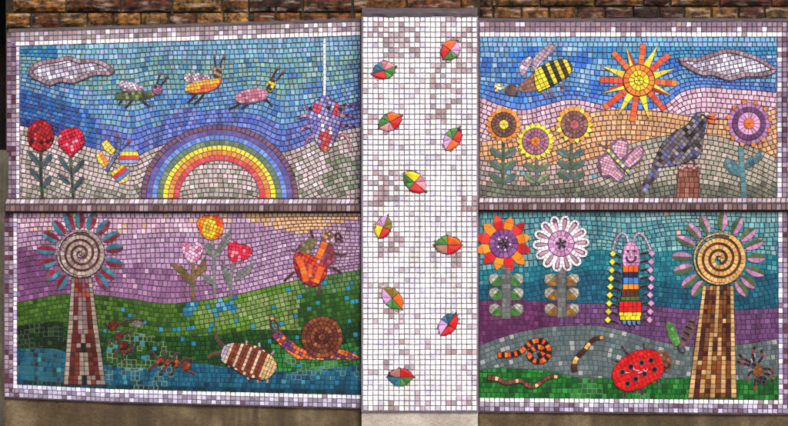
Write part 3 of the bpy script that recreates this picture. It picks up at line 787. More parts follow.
for a_ in ([(66, 190), (50, 178), (30, 170)], [(66, 188), (62, 172), (66, 155)]):
    q = Part(UR, 'antenna', parent=bf); q.strip(z(*a_), 1.3, 4, one((110, 75, 90)), 1, gap=.1)

# blackbird on a post
po = Part(UR, 'tree_stump', 'red brown stump the bird stands on', grout=(60, 34, 30))
po.fill(z((340, 262), (420, 258), (424, 378), (332, 378)), pal([((135, 80, 66), 4), ((118, 66, 55), 3), ((150, 95, 80), 2)]), 4.6, 0, 1, py=5.4, gap=.3)
for i in range(8):
    x, y = z((345 + i * 9, 262 + R.uniform(-8, 8)))[0]; po.tile([(x - 1.6, y - 1), (x + 1.5, y - 2.2), (x + 2, y + .6), (x - 1, y + 1.5)], one((195, 140, 150)), 2, gap=.12)
bb = Part(UR, 'bird', 'grey and blue blackbird with orange beak', grout=(45, 40, 50))
bb.fill(z((384, 86), (396, 62), (418, 50), (440, 56), (452, 70), (446, 100), (436, 160), (430, 198), (412, 222), (372, 240), (330, 254), (292, 258), (262, 262), (240, 250), (256, 214), (280, 166), (325, 122), (362, 104)),
    lambda x, y: col(R.choices([(104, 92, 98), (126, 114, 116), (84, 70, 80), (52, 38, 46), (16, 13, 18), (84, 92, 160), (150, 142, 155)] if y > 118 else [(20, 18, 24), (62, 62, 78), (100, 118, 140), (44, 40, 52)],
                             [5, 4, 3, 2, 1.4, 1.8, 1] if y > 118 else [4, 2, 1, 2])[0], .08), 4.0, -50, 2, gap=.25)
tl = Part(UR, 'tail', parent=bb); tl.fill(z((288, 254), (262, 290), (236, 326), (212, 358), (186, 364), (192, 340), (218, 296), (244, 248)), pal([((95, 105, 175), 3), ((60, 45, 60), 3), ((110, 95, 105), 2), ((150, 165, 215), 1)]), 4.2, -52, 1, gap=.25)
bk = Part(UR, 'beak', parent=bb); bk.tile(z((450, 60), (468, 52), (488, 54), (472, 66)), one((238, 110, 25)), 2, gap=.1); bk.tile(z((452, 68), (474, 66), (500, 70), (478, 76)), one((232, 85, 25)), 2, gap=.1); bk.tile(z((450, 76), (470, 78), (486, 92), (462, 90)), one((225, 95, 30)), 2, gap=.1)
ey = Part(UR, 'eye', parent=bb); ey.dot(*z((433, 68))[0], 1.7, one((235, 220, 60)), 3)
for a_ in ([(372, 238), (376, 252), (372, 264)], [(396, 230), (404, 245), (406, 262)]):
    q = Part(UR, 'leg', parent=bb); q.strip(z(*a_), 1.5, 3.5, one((60, 40, 40)), 2, gap=.1)

# purple ring flower
pf = Part(UR, 'flower', 'round flower of purple and lilac rings with orange centre', grout=(70, 45, 80))
cx, cy = 748.3, 123.8
pf.ring(cx, cy, 11.6, 16.6, 22, pal([((92, 52, 98), 4), ((110, 62, 112), 2)]), 2, gap=.25); pf.ring(cx, cy, 16.6, 21.6, 26, pal([((172, 122, 168), 4), ((190, 140, 180), 2), ((150, 100, 150), 2)]), 1, gap=.3)
k = Part(UR, 'flower_centre', parent=pf); k.ring(cx, cy, 0, 5.2, 6, one((240, 110, 25)), 3, gap=.2); k.ring(cx, cy, 5.2, 11.6, 15, pal([((220, 160, 205), 3), ((205, 140, 190), 2)]), 2, gap=.28)
for i in range(12):
    t = 2 * math.pi * i / 12 + .2; f_ = lambda r, t: (cx + r * math.cos(t), cy - r * math.sin(t)); q = Part(UR, 'petal_tip', parent=pf)
    q.tile([f_(20.3, t - .1), f_(23, t - .08), f_(24, t + .02), f_(22.8, t + .1), f_(20, t + .11)], pal([((235, 120, 45), 3), ((225, 140, 70), 1)]), 2, gap=.1, minarea=.6)
z = Z(690, 90, 3.55)
teal = pal([((70, 128, 138), 4), ((58, 110, 122), 3), ((95, 145, 150), 1)])
s_ = Part(UR, 'stem', parent=pf); s_.strip(z((178, 200), (184, 280), (190, 382)), 5, 5, teal, 1, gap=.25)
for pts in ([(118, 262), (128, 236), (150, 250), (186, 272), (184, 304), (140, 300)], [(192, 276), (202, 240), (228, 238), (252, 212), (250, 246), (212, 276)]):
    q = Part(UR, 'leaf', parent=pf); q.fill(z(*pts), teal, 4.5, -30, 1, gap=.25)

# ---- lower left -------------------------------------------------------------
LL = Thing('mosaic_panel', 'lower left mosaic panel with a tall spiral windflower, tulips and snail', 'mosaic', W(184, 402, DL), DL, 'mosaic panels of garden scenes')
ybl = lambda x: float(np.interp(x, [4, 110, 361], [396.8, 401.8, 408]))
backing(LL, [(4, ybl(4) + 1), (110, ybl(110) + 1), (361, ybl(361) + 1), (361, 211.2), (4, 212)])
bd = Part(LL, 'border')
band(bd, (4.6, 213), (4.6, ybl(4) - 4), 2, (4.4, 0), border_dim)
band(bd, (13.4, 213), (13.4, ybl(13) - 12.5), 1, (4.0, 0), pal([(WHITE, 3), ((190, 180, 215), 2), ((225, 215, 240), 2)], .05))
for xa, xb in ((5, 110), (110, 361)):
    band(bd, (xa + (8.2 if xa == 5 else 0), ybl(xa) - 13 + (.4 if xa == 5 else 0)), (xb, ybl(xb) - 13), 1, (0, 4.4), pal([((205, 205, 240), 5), (WHITE, 3), ((150, 145, 190), 1)], .05) if xa == 5 else white_row, 4.8)
    band(bd, (xa, ybl(xa) - 8.6), (xb, ybl(xb) - 8.6), 2, (0, 4.3), border_low, 4.8)
x0, x1 = 17.6, 360.8
b0 = [(17, 213), (361, 213)]
b1 = [(17, 303), (45, 297), (70, 294), (95, 295), (130, 299), (165, 304), (200, 301), (240, 294), (290, 282), (330, 275), (361, 270)]
b2 = [(17, 326), (60, 322), (110, 334), (160, 337), (210, 336), (260, 330), (310, 330), (361, 322)]
b3 = [(17, 348.5), (60, 350), (90, 361), (120, 367), (160, 367), (180, 363), (205, 363.5), (235, 369), (280, 372), (330, 368), (361, 364)]
b4 = [(17, ybl(17) - 13), (110, ybl(110) - 13), (361, ybl(361) - 13)]
pb = curve([(17, 206), (200, 208), (230, 212), (265, 225), (290, 232), (310, 233), (330, 225), (361, 218)])
mb = curve([(17, 248), (60, 256), (110, 264), (160, 268), (200, 282), (240, 292), (361, 330)])
m2 = [(17, 238), (60, 250), (110, 232), (150, 226), (190, 252), (230, 252), (270, 236), (310, 240), (361, 234)]
def skyll(x, y):
    if y < pb(x): return pal([((225, 180, 130), 5), ((215, 165, 120), 3), ((215, 180, 180), 1)], .06)()
    if y > mb(x) + 3 * nz(x, y, 8):
        if x < 70: return pal([((112, 62, 112), 5), ((128, 75, 128), 3), ((145, 95, 145), 1)], .07)()
        return pal([((150, 105, 150), 5), ((135, 90, 138), 4), ((175, 130, 170), 1.5), ((200, 160, 195), .5)], .07)()
    if y < 232 and x < 230: return pal([((210, 172, 200), 5), ((225, 195, 215), 3), ((190, 150, 180), 3), ((215, 175, 140), .6)], .07)()
    return pal([((176, 140, 178), 5), ((188, 154, 190), 4), ((160, 124, 164), 3), ((208, 178, 208), 1)], .07)()
sk = Part(LL, 'sky'); hl = Part(LL, 'green_hill'); fd = Part(LL, 'dark_field'); rv = Part(LL, 'river')
region(sk, b0, b1, x0, x1, skyll, flow=.5)
def pal_ll(x, y):
    a_ = ((x - 137) / 40) ** 2 + ((y - 362) / 30) ** 2 < 1; b_ = x < 64 and y > 325 and nz(x, y, 14, 3) > -.25
    c_ = y < 322 and 215 < x < 310 and y > 296
    if a_ and nz(x, y, 12, 6) > -.08 and R.random() < .93: return (118, 134, 100)
    if b_: return (62, 88, 70)
    if c_: return None
    if x > 285 and 348 < y < 380 and nz(x, y, 10, 2) > -.05: return (105, 135, 110)
    return None
def hillc(x, y):
    if R.random() < .07 and not x < 60: return col((35, 130, 165), .1)
    if 182 < x < 236 and y < 316 + 5 * nz(x, y, 8) and nz(x, y, 9, 12) > -.02: return col(R.choice([(30, 110, 160), (60, 140, 180), (95, 165, 200)]), .1)
    if 195 < x < 300 and y < 330: return pal([((128, 148, 92), 4), ((112, 138, 72), 3), ((92, 125, 50), 3)] if nz(x, y, 25, 9) + (x - 240) / 90 - abs(y - 312) / 40 > -.35 else [((84, 128, 35), 4), ((98, 138, 45), 3)], .09)()
    if x > 290 and y > 292: return pal([((36, 86, 26), 4), ((30, 70, 24), 3), ((52, 102, 36), 2)], .1)()
    if x > 290: return pal([((82, 120, 70), 4), ((62, 102, 52), 3), ((104, 134, 92), 1)], .08)()
    return pal([((58, 96, 28), 5), ((70, 110, 34), 4), ((46, 80, 24), 3), ((36, 62, 22), 1)], .08)()
region(hl, b1, b2, x0, x1, hillc, flow=0, pale=pal_ll, grout=(44, 66, 24), gap=.4)
def fldc(x, y):
    if R.random() < .05 and x > 90: return col((35, 120, 150), .1)
    if x < 64: return pal([((16, 30, 16), 4), ((26, 46, 20), 3), ((38, 62, 24), 1)], .1)()
    if x > 270 and y > 345: return pal([((38, 112, 48), 4), ((50, 125, 55), 2), ((30, 88, 38), 2)], .1)()
    return pal([((22, 62, 22), 5), ((30, 78, 26), 4), ((18, 48, 20), 2)], .08)()
region(fd, b2, b3, x0, x1, fldc, flow=0, pale=pal_ll, grout=(18, 42, 18), gap=.36)
def rivc(x, y):
    if y > b4c(x) - 5: return pal([((15, 40, 45), 4), ((20, 60, 75), 3)], .1)()
    return pal([((24, 84, 110), 6), ((30, 98, 124), 4), ((20, 64, 90), 2), ((16, 46, 72), 1.0 if x < 220 else .2), ((60, 140, 155), .5)], .08)()
b4c = curve(b4)
region(rv, b3, b4, x0, x1, rivc, flow=1, pale=pal_ll, grout=(14, 62, 84), gap=.36)

def spiral_flower(th, cx, cy, r, base, line, angs, rp0, rp1, wp, ca, cb, label, name='giant_flower'):
    p = Part(th, name, label, grout=(60, 40, 45))
    nr = 4; rr = r / nr
    # a true spiral of tiles with a dark line wound between
    a_ = 0.0; turns = nr - .6
    pts = []
    for i in range(int(turns * 40)):
        t = i / 40; R_ = rr * .35 + (r - rr * .55) * (t / turns); A = -t * 2 * math.pi + 1.2; pts.append((cx + R_ * math.cos(A), cy + R_ * math.sin(A)))
    p.strip(pts[::4] + [pts[-1]], rr * .68, 4.1, base, 2, gap=.22)
    ln = Part(th, 'spiral_line', parent=p)
    pts2 = []
    for i in range(int((turns - .9) * 40)):
        t = i / 40 + .5; R_ = rr * .35 + (r - rr * .55) * (t / turns); A = -(t - .5) * 2 * math.pi + 1.2; pts2.append((cx + R_ * math.cos(A), cy + R_ * math.sin(A)))
    ln.strip(pts2[::4] + [pts2[-1]], rr * .32, 5.5, line, 1, gap=.08, minarea=.5)
    p.dot(cx, cy, 1.9, base, 1.5)
    p.ring(cx, cy, r - rr * .32, r, round(2 * math.pi * r / 4.6), base, 2, gap=.25)
    for i, A in enumerate(angs):
        q = Part(th, 'petal', parent=p); q.petal(cx, cy, A, rp0, rp1 + R.uniform(-1, 1), wp, ca, cb, 1, gap=.2)
    return p
wf = spiral_flower(LL, 81.4, 253.8, 23.8, pal([((165, 152, 140), 5), ((185, 172, 158), 3), ((140, 120, 115), 2)]), pal([((88, 40, 45), 3), ((110, 60, 58), 2)]),
    [110, 92, 72, 50, 29, 9, -15, -36, -53, 130, 151, 174, 196, 217, 237], 25.5, 43, 9, pal([((132, 26, 48), 3), ((110, 20, 40), 2), ((150, 60, 80), 1)]), pal([((45, 115, 140), 3), ((60, 135, 155), 2), ((35, 90, 120), 1)]),
    'beige spiral headed flower with red and blue petals on a lattice stalk')
def tower(th, par, yt, yb, xl0, xr0, xl1, xr1, outer, inner, cols_n=6):
    s_ = Part(th, 'stalk', parent=par, grout=(50, 36, 34))
    n = round((yb - yt) / 4.7)
    for j in range(n):
        f0, f1 = j / n, (j + 1) / n; y0, y1 = yt + (yb - yt) * f0, yt + (yb - yt) * f1
        L0, R0 = xl0 + (xl1 - xl0) * f0, xr0 + (xr1 - xr0) * f0; L1, R1 = xl0 + (xl1 - xl0) * f1, xr0 + (xr1 - xr0) * f1
        m = cols_n if cols_n == 9 else max(cols_n, round((R0 - L0) / 4.7))
        for i in range(m):
            g0, g1 = i / m, (i + 1) / m
            s_.tile([(L0 + (R0 - L0) * g0, y0), (L0 + (R0 - L0) * g1, y0), (L1 + (R1 - L1) * g1, y1), (L1 + (R1 - L1) * g0, y1)],
                    (lambda x, y, a_=(g0 + g1) / 2, b_=f0, e=(i in (0, m - 1)): outer() if e else inner(a_, b_)), 1, gap=.3)
    return s_
def innerL(a_, b_):
    if b_ < .16: return col(R.choice([(120, 35, 35), (150, 85, 90), (155, 65, 35), (130, 85, 110)]), .1)
    if b_ > .6 and abs(a_ - .5) < .03 + .10 * (b_ - .6): return col((18, 26, 34), .1)
    if b_ > .55 and abs(a_ - .5) < .10 + .16 * (b_ - .55): return col(R.choice([(150, 136, 122), (135, 118, 110)]), .08)
    if b_ <= .55 and .38 < a_ < .62: return col(R.choice([(150, 136, 126), (135, 105, 112)]), .08)
    if .50 < b_ < .58: return col((88, 24, 20), .1)
    return col(R.choices([(96, 34, 27), (108, 44, 34), (70, 24, 20), (140, 122, 114)], [5, 3, 2, 1])[0], .1)
tower(LL, wf, 278.5, 384.6, 72, 92, 64, 106, pal([((158, 146, 134), 4), ((138, 122, 114), 2), ((172, 160, 150), 1)]), innerL)

# tulips
z = Z(160, 205, 4.06)
def stemleaf(th, par, stem, sc, leaves, w=2.8):
    s_ = Part(th, 'stem', parent=par); s_.strip(stem, w, 4.6, sc, 1, gap=.2)
    for pts in leaves: q = Part(th, 'leaf', parent=par); q.fill(pts, sc, 3.8, 40, 1, gap=.22)
olive = pal([((120, 95, 35), 3), ((88, 92, 42), 3), ((140, 80, 40), 1), ((70, 80, 38), 1)])
gg = pal([((112, 120, 112), 4), ((95, 108, 98), 3), ((130, 130, 125), 1)])
tp = Part(LL, 'tulip', 'small lilac pink tulip', grout=(90, 60, 75))
tp.fill(smooth_poly(z((86, 158), (112, 152), (130, 168), (150, 150), (172, 160), (174, 195), (152, 228), (125, 236), (104, 214), (92, 190))), pal([((215, 170, 205), 4), ((235, 200, 225), 3), ((200, 100, 135), 1.6)]), 3.5, 30, 1, gap=.28)
stemleaf(LL, tp, z((136, 238), (136, 310), (135, 392)), olive, [z((40, 238), (90, 246), (128, 290), (130, 335), (95, 296)), z((186, 205), (190, 262), (146, 296), (148, 262))])
to = Part(LL, 'tulip', 'tall orange and yellow tulip', grout=(110, 50, 20))
def toc(x, y): return col(R.choice([(240, 225, 50), (235, 215, 60), (225, 185, 50)]) if abs(x - 210.5) < 6.5 and abs(y - 228) < 9 else R.choice([(240, 120, 30), (235, 80, 35), (245, 160, 45)]), .06)
to.fill(smooth_poly(z((150, 68), (175, 46), (205, 44), (238, 44), (258, 72), (256, 108), (234, 136), (202, 142), (172, 124), (158, 95))), toc, 3.5, 20, 1, gap=.25)
stemleaf(LL, to, z((212, 145), (220, 250), (222, 378)), gg, [z((290, 92), (280, 150), (240, 208), (216, 216), (240, 160)), z((178, 148), (205, 165), (218, 214), (190, 196)), z((172, 280), (205, 285), (218, 325), (186, 315))])
tr = Part(LL, 'tulip', 'red tulip with pink flecks', grout=(90, 20, 40))
tr.fill(smooth_poly(z((278, 160), (300, 145), (322, 158), (355, 165), (374, 188), (355, 218), (325, 228), (298, 232), (280, 205))), pal([((215, 30, 60), 5), ((230, 60, 90), 3), ((235, 140, 165), 1)]), 3.5, 10, 1, gap=.25)
stemleaf(LL, tr, z((300, 232), (288, 300), (290, 382)), gg, [z((250, 215), (268, 250), (290, 300), (282, 335), (256, 280)), z((384, 232), (368, 276), (305, 312), (318, 268))])

# orange beetle
z = Z(275, 205, 4.49)
bt = Part(LL, 'beetle', 'orange and maroon beetle climbing the lilac sky', grout=(60, 25, 35))
bt.fill(smooth_poly(z((84, 232), (112, 210), (160, 222), (222, 256), (232, 310), (188, 362), (132, 352), (92, 296))), pal([((225, 70, 25), 4), ((185, 45, 45), 3), ((135, 32, 48), 2), ((215, 150, 175), .6)]), 3.8, 28, 1, gap=.25)
OR = pal([((242, 90, 20), 3), ((240, 115, 25), 2)])
for i, (pts, w_) in enumerate(([[(100, 232), (125, 285), (140, 345)], 6], [[(208, 278), (196, 315), (184, 350)], 6], [[(160, 268), (158, 300), (160, 325)], 4])):
    q = Part(LL, 'wing_marking', parent=bt); q.strip(z(*pts), w_, 3.9, OR, 2, gap=.22)
tx = Part(LL, 'thorax', parent=bt); tx.fill(z((178, 232), (214, 155), (262, 182), (274, 248), (238, 282)), pal([((125, 35, 60), 4), ((160, 70, 100), 2), ((205, 140, 180), 1)]), 3.8, 28, 1, gap=.25)
tx.strip(z((224, 166), (212, 200), (192, 240)), 6.4, 3.9, OR, 2, gap=.2)
sh = Part(LL, 'wing', parent=bt); sh.fill(smooth_poly(z((114, 206), (128, 168), (165, 146), (190, 160), (172, 195), (148, 226))), pal([((118, 112, 62), 4), ((95, 90, 50), 3), ((140, 125, 90), 1)]), 3.8, 28, 1, gap=.25)
hd = Part(LL, 'head', parent=bt); hd.fill(smooth_poly(z((210, 150), (218, 122), (240, 112), (262, 130), (270, 165), (250, 175))), pal([((195, 150, 90), 3), ((120, 75, 60), 2), ((210, 180, 200), 2)]), 3.2, 28, 2, gap=.25); hd.dot(*z((245, 130))[0], 1.3, one((240, 225, 110)), 3)
for pts in ([(88, 300), (65, 318), (42, 342)], [(205, 352), (198, 378), (192, 402)], [(240, 280), (268, 285), (298, 306)], [(268, 215), (295, 224), (322, 218)], [(268, 160), (285, 150), (305, 165)], [(115, 178), (98, 205), (72, 200)], [(172, 150), (166, 130), (160, 112)], [(270, 145), (282, 122), (300, 150)]):
    l_ = Part(LL, 'leg', parent=bt); l_.strip(z(*pts), 2.4, 3.8, pal([((70, 25, 35), 3), ((95, 50, 60), 2)]), 1, gap=.15)

# ants
z = Z(90, 305, 4.483)
def ant(label, segs, legs, c):
    p = Part(LL, 'ant', label, grout=(40, 24, 18))
    for i, (x, y, r_) in enumerate(segs):
        px, py_ = z((x, y))[0]; q = p if i == 1 else None
        p.fill(ell(px, py_, r_, r_ * .8, 30, 12), c, 3.8, 30, 1.4, gap=.15)
    for l_ in legs: q = Part(LL, 'leg', parent=p); q.strip(z(*l_), 1.8, 3.2, pal([((75, 24, 20), 3), ((35, 18, 16), 2)]), 1, gap=.12)
ant('dark red ant standing upright near the stalk', [(105, 92, 5.4), (130, 138, 4.2), (150, 180, 5.0), (170, 205, 3.4)],
    [[(135, 90), (160, 72), (190, 66), (245, 68)], [(85, 110), (75, 90), (70, 78)], [(140, 140), (170, 120), (185, 128)], [(120, 150), (95, 160), (88, 178)], [(165, 180), (190, 175), (188, 205)], [(138, 190), (118, 205), (120, 235)], [(150, 205), (146, 235), (160, 262)]], pal([((95, 26, 22), 4), ((70, 20, 18), 3), ((115, 50, 32), 2)]))
ant('red brown ant crawling along the river edge', [(315, 252, 4.6), (350, 256, 3.6), (388, 262, 4.6), (432, 272, 5.2)],
    [[(300, 240), (282, 215), (272, 205)], [(335, 240), (340, 215), (330, 205)], [(370, 245), (385, 222), (402, 215)], [(410, 255), (440, 240), (462, 248)], [(345, 270), (330, 290), (318, 300)], [(375, 278), (378, 298), (362, 312)], [(420, 288), (445, 300), (472, 312)], [(300, 265), (280, 275), (270, 292)]], pal([((130, 52, 30), 4), ((100, 34, 24), 3), ((150, 75, 45), 2), ((40, 20, 18), 1)]))
gs = Part(LL, 'stone', 'small grey cluster beside the ant'); gs.fill(ell(*z((212, 84))[0], 5, 4.2), pal([((120, 128, 112), 3), ((95, 105, 85), 2)]), 3.4, 20, 1, gap=.25)

# woodlouse
z = Z(190, 310, 4.73)
wl = Part(LL, 'woodlouse', 'striped woodlouse of cream and brown bands', grout=(45, 28, 24))
seqw = [pal([((190, 170, 190), 3), ((165, 150, 175), 2)])] * 2 + [pal([((205, 180, 150), 3)]), pal([((125, 58, 36), 3), ((100, 42, 28), 2)]), pal([((125, 58, 36), 3), ((100, 42, 28), 2)])] + [pal([((205, 180, 150), 3)]), pal([((120, 52, 34), 3)]), pal([((120, 52, 34), 3)])] * 2 + [pal([((210, 185, 150), 3)]), pal([((115, 50, 34), 3)]), pal([((115, 50, 34), 3)])] + [pal([((205, 170, 120), 3)])] * 6
def wlc(u, v):
    i = int((u + 29 + -.014 * v * v) / 3.15); return seqw[max(0, min(len(seqw) - 1, i))]()
wl.fill(smooth_poly(z((148, 205), (165, 168), (205, 155), (250, 158), (295, 162), (340, 182), (384, 212), (412, 258), (402, 292), (366, 325), (320, 326), (250, 304), (190, 264), (154, 244))), wlc, 3.15, 22, 2, py=4.2, local=True, gap=.24)
for l_ in ([(158, 170), (134, 145), (124, 120), (126, 94)], [(150, 205), (118, 205), (86, 222)]):
    q = Part(LL, 'antenna', parent=wl); q.strip(z(*l_), 2.8, 3.6, pal([((105, 42, 26), 3), ((80, 32, 24), 1)]), 1, gap=.18, w1=1.8)
for l_ in ([(195, 262), (180, 268)], [(275, 308), (276, 330)], [(320, 322), (322, 345)], [(368, 318), (366, 345)], [(265, 165), (270, 145)], [(330, 175), (328, 155)], [(385, 210), (400, 195)]):
    q = Part(LL, 'leg', parent=wl); q.strip(z(*l_), 1.9, 4, one((165, 150, 150)), 1, gap=.12)

# snail
z = Z(265, 300, 3.38)
sn = Part(LL, 'snail', 'snail with brown spiral shell and orange purple body', grout=(50, 30, 40))
def snc(x, y): return col(R.choices([(222, 105, 35), (235, 130, 50), (115, 60, 105), (95, 48, 88), (150, 60, 50)], [4, 2, 4, 2, 1])[0], .08)
sn.fill(z((22, 122), (34, 104), (52, 108), (80, 132), (112, 156), (150, 172), (200, 178), (255, 166), (290, 176), (322, 192), (318, 200), (200, 203), (108, 200), (78, 176), (46, 148)), snc, 3.7, 25, 1, gap=.25)
shl = Part(LL, 'shell', parent=sn, grout=(40, 22, 20)); cx, cy = z((193, 125))[0]
bc = pal([((132, 70, 42), 4), ((110, 52, 34), 3), ((150, 92, 55), 2)]); dc = pal([((70, 26, 26), 3), ((90, 40, 30), 2)])
shl.ring(cx, cy, 0, 3.6, 5, bc, 2, gap=.2); shl.ring(cx, cy, 3.6, 7.6, 10, dc, 2, gap=.25); shl.ring(cx, cy, 7.6, 12, 15, bc, 2, gap=.28); shl.ring(cx, cy, 12, 16.2, 21, pal([((95, 44, 34), 3), ((120, 62, 40), 2)]), 2, gap=.28); shl.ring(cx, cy, 16.2, 20.8, 27, bc, 2, gap=.28)
for l_ in ([(36, 108), (20, 88), (22, 62)], [(46, 106), (44, 84), (26, 62)]):
    q = Part(LL, 'tentacle', parent=sn); q.strip(z(*l_), 1.9, 3.8, one((60, 36, 34)), 1, gap=.12)
    e_ = z(l_[-1])[0]; q.dot(e_[0] + R.uniform(-1.5, 1.5), e_[1], 2.0, one((200, 130, 70)), 2)
sn.dot(*z((36, 121))[0], 3.4, one((110, 55, 95)), 2)

# ---- lower right ------------------------------------------------------------
LR = Thing('mosaic_panel', 'lower right mosaic panel with large ladybird, snakes and rainbow caterpillar', 'mosaic', W(634, 412, DL), DL, 'mosaic panels of garden scenes')
ybr = lambda x: 411.2 + (x - 479) * 2.4 / 300
backing(LR, [(478.4, ybr(478) + 1.2), (796, ybr(796) + 1.2), (796, 210.6), (478.4, 210.6)])
bd = Part(LR, 'border')
band(bd, (479.5, ybr(479) - 13.6), (778, ybr(778) - 13.6), 1, (0, 4.6), white_row, PR)
band(bd, (479.5, ybr(479) - 9), (792, ybr(792) - 9), 2, (0, 4.5), border_low, PR)
band(bd, (777.6, 212), (778.2, ybr(778) - 9.2), 1, (4.6, 0), pal([(WHITE, 3), ((175, 170, 205), 3), ((140, 110, 135), 1)], .05), PR)
band(bd, (782.4, 212), (783, ybr(783) - 9.2), 2, (4.6, 0), border_dim, PR)
x0, x1 = 479.5, 777.4
c0 = [(479, 212), (778, 212)]
c1 = [(479, 271), (510, 268), (540, 266), (570, 256), (600, 250), (630, 255), (660, 252), (700, 250), (740, 252), (778, 256)]
c2 = [(479, 285), (520, 284), (560, 276), (600, 270), (640, 279), (680, 284), (730, 282), (778, 273)]
c3 = [(479, 301), (520, 300), (560, 303), (610, 304), (650, 306), (700, 310), (740, 310), (778, 308)]
c4 = [(479, 346), (500, 338), (525, 331), (550, 327), (575, 325.5), (600, 326), (623, 331), (647, 338), (666, 343), (700, 347), (737, 345), (778, 339)]
c5 = [(479, 370), (500, 368), (525, 369), (550, 371), (574, 377), (609, 378.5), (640, 380), (680, 378), (738, 380), (778, 376)]
c6 = [(479, ybr(479) - 13.6), (778, ybr(778) - 13.6)]
mm = [(479, 232), (530, 226), (580, 236), (630, 228), (680, 240), (730, 232), (778, 236)]
sk = Part(LR, 'sky'); h1 = Part(LR, 'teal_hill'); h2 = Part(LR, 'purple_field'); h3 = Part(LR, 'grey_field'); h4 = Part(LR, 'grass_field')
def skylr(x, y):
    if y > 214 and R.random() < .012: return col((200, 170, 145), .05)
    if x > 640 and y < 222: return pal([((135, 185, 190), 3), ((110, 170, 175), 3)], .06)()
    return pal([((88, 158, 165), 5), ((72, 145, 158), 4), ((105, 172, 175), 3), ((55, 125, 145), 2), ((130, 185, 185), 1)], .07)()
region(sk, c0, c1, x0, x1, skylr, PR, flow=.5)
region(h1, c1, c2, x0, x1, pal([((28, 118, 135), 5), ((22, 105, 125), 4), ((45, 135, 148), 2), ((80, 150, 160), .8)], .07), PR, flow=0, gap=.34, grout=(18, 80, 95))
region(h1, c2, c3, x0, x1, pal([((22, 88, 112), 5), ((18, 75, 100), 3), ((32, 105, 125), 2)], .07), PR, flow=0, gap=.34, grout=(14, 60, 80))
region(h2, c3, c4, x0, x1, lambda x, y: pal([((98, 42, 88), 5), ((85, 34, 75), 4), ((112, 55, 102), 2)] if x < 560 else [((105, 68, 112), 5), ((92, 58, 98), 4), ((120, 82, 128), 2)], .07)(), PR, flow=0, gap=.34, grout=(74, 38, 76))
region(h3, c4, c5, x0, x1, pal([((92, 106, 108), 6), ((80, 95, 98), 4), ((105, 118, 118), 3), ((160, 164, 158), 1.0)], .06), PR, flow=0, gap=.34, grout=(72, 82, 84))
region(h4, c5, c6, x0, x1, pal([((28, 112, 38), 5), ((22, 92, 32), 3), ((45, 135, 52), 3), ((20, 72, 28), 2)], .09), PR, flow=1, gap=.34, grout=(18, 72, 28), pale=lambda x, y: (100, 130, 100) if (560 < x < 600 or 632 < x < 660) and nz(x, y, 9, 2) > -.1 else None)

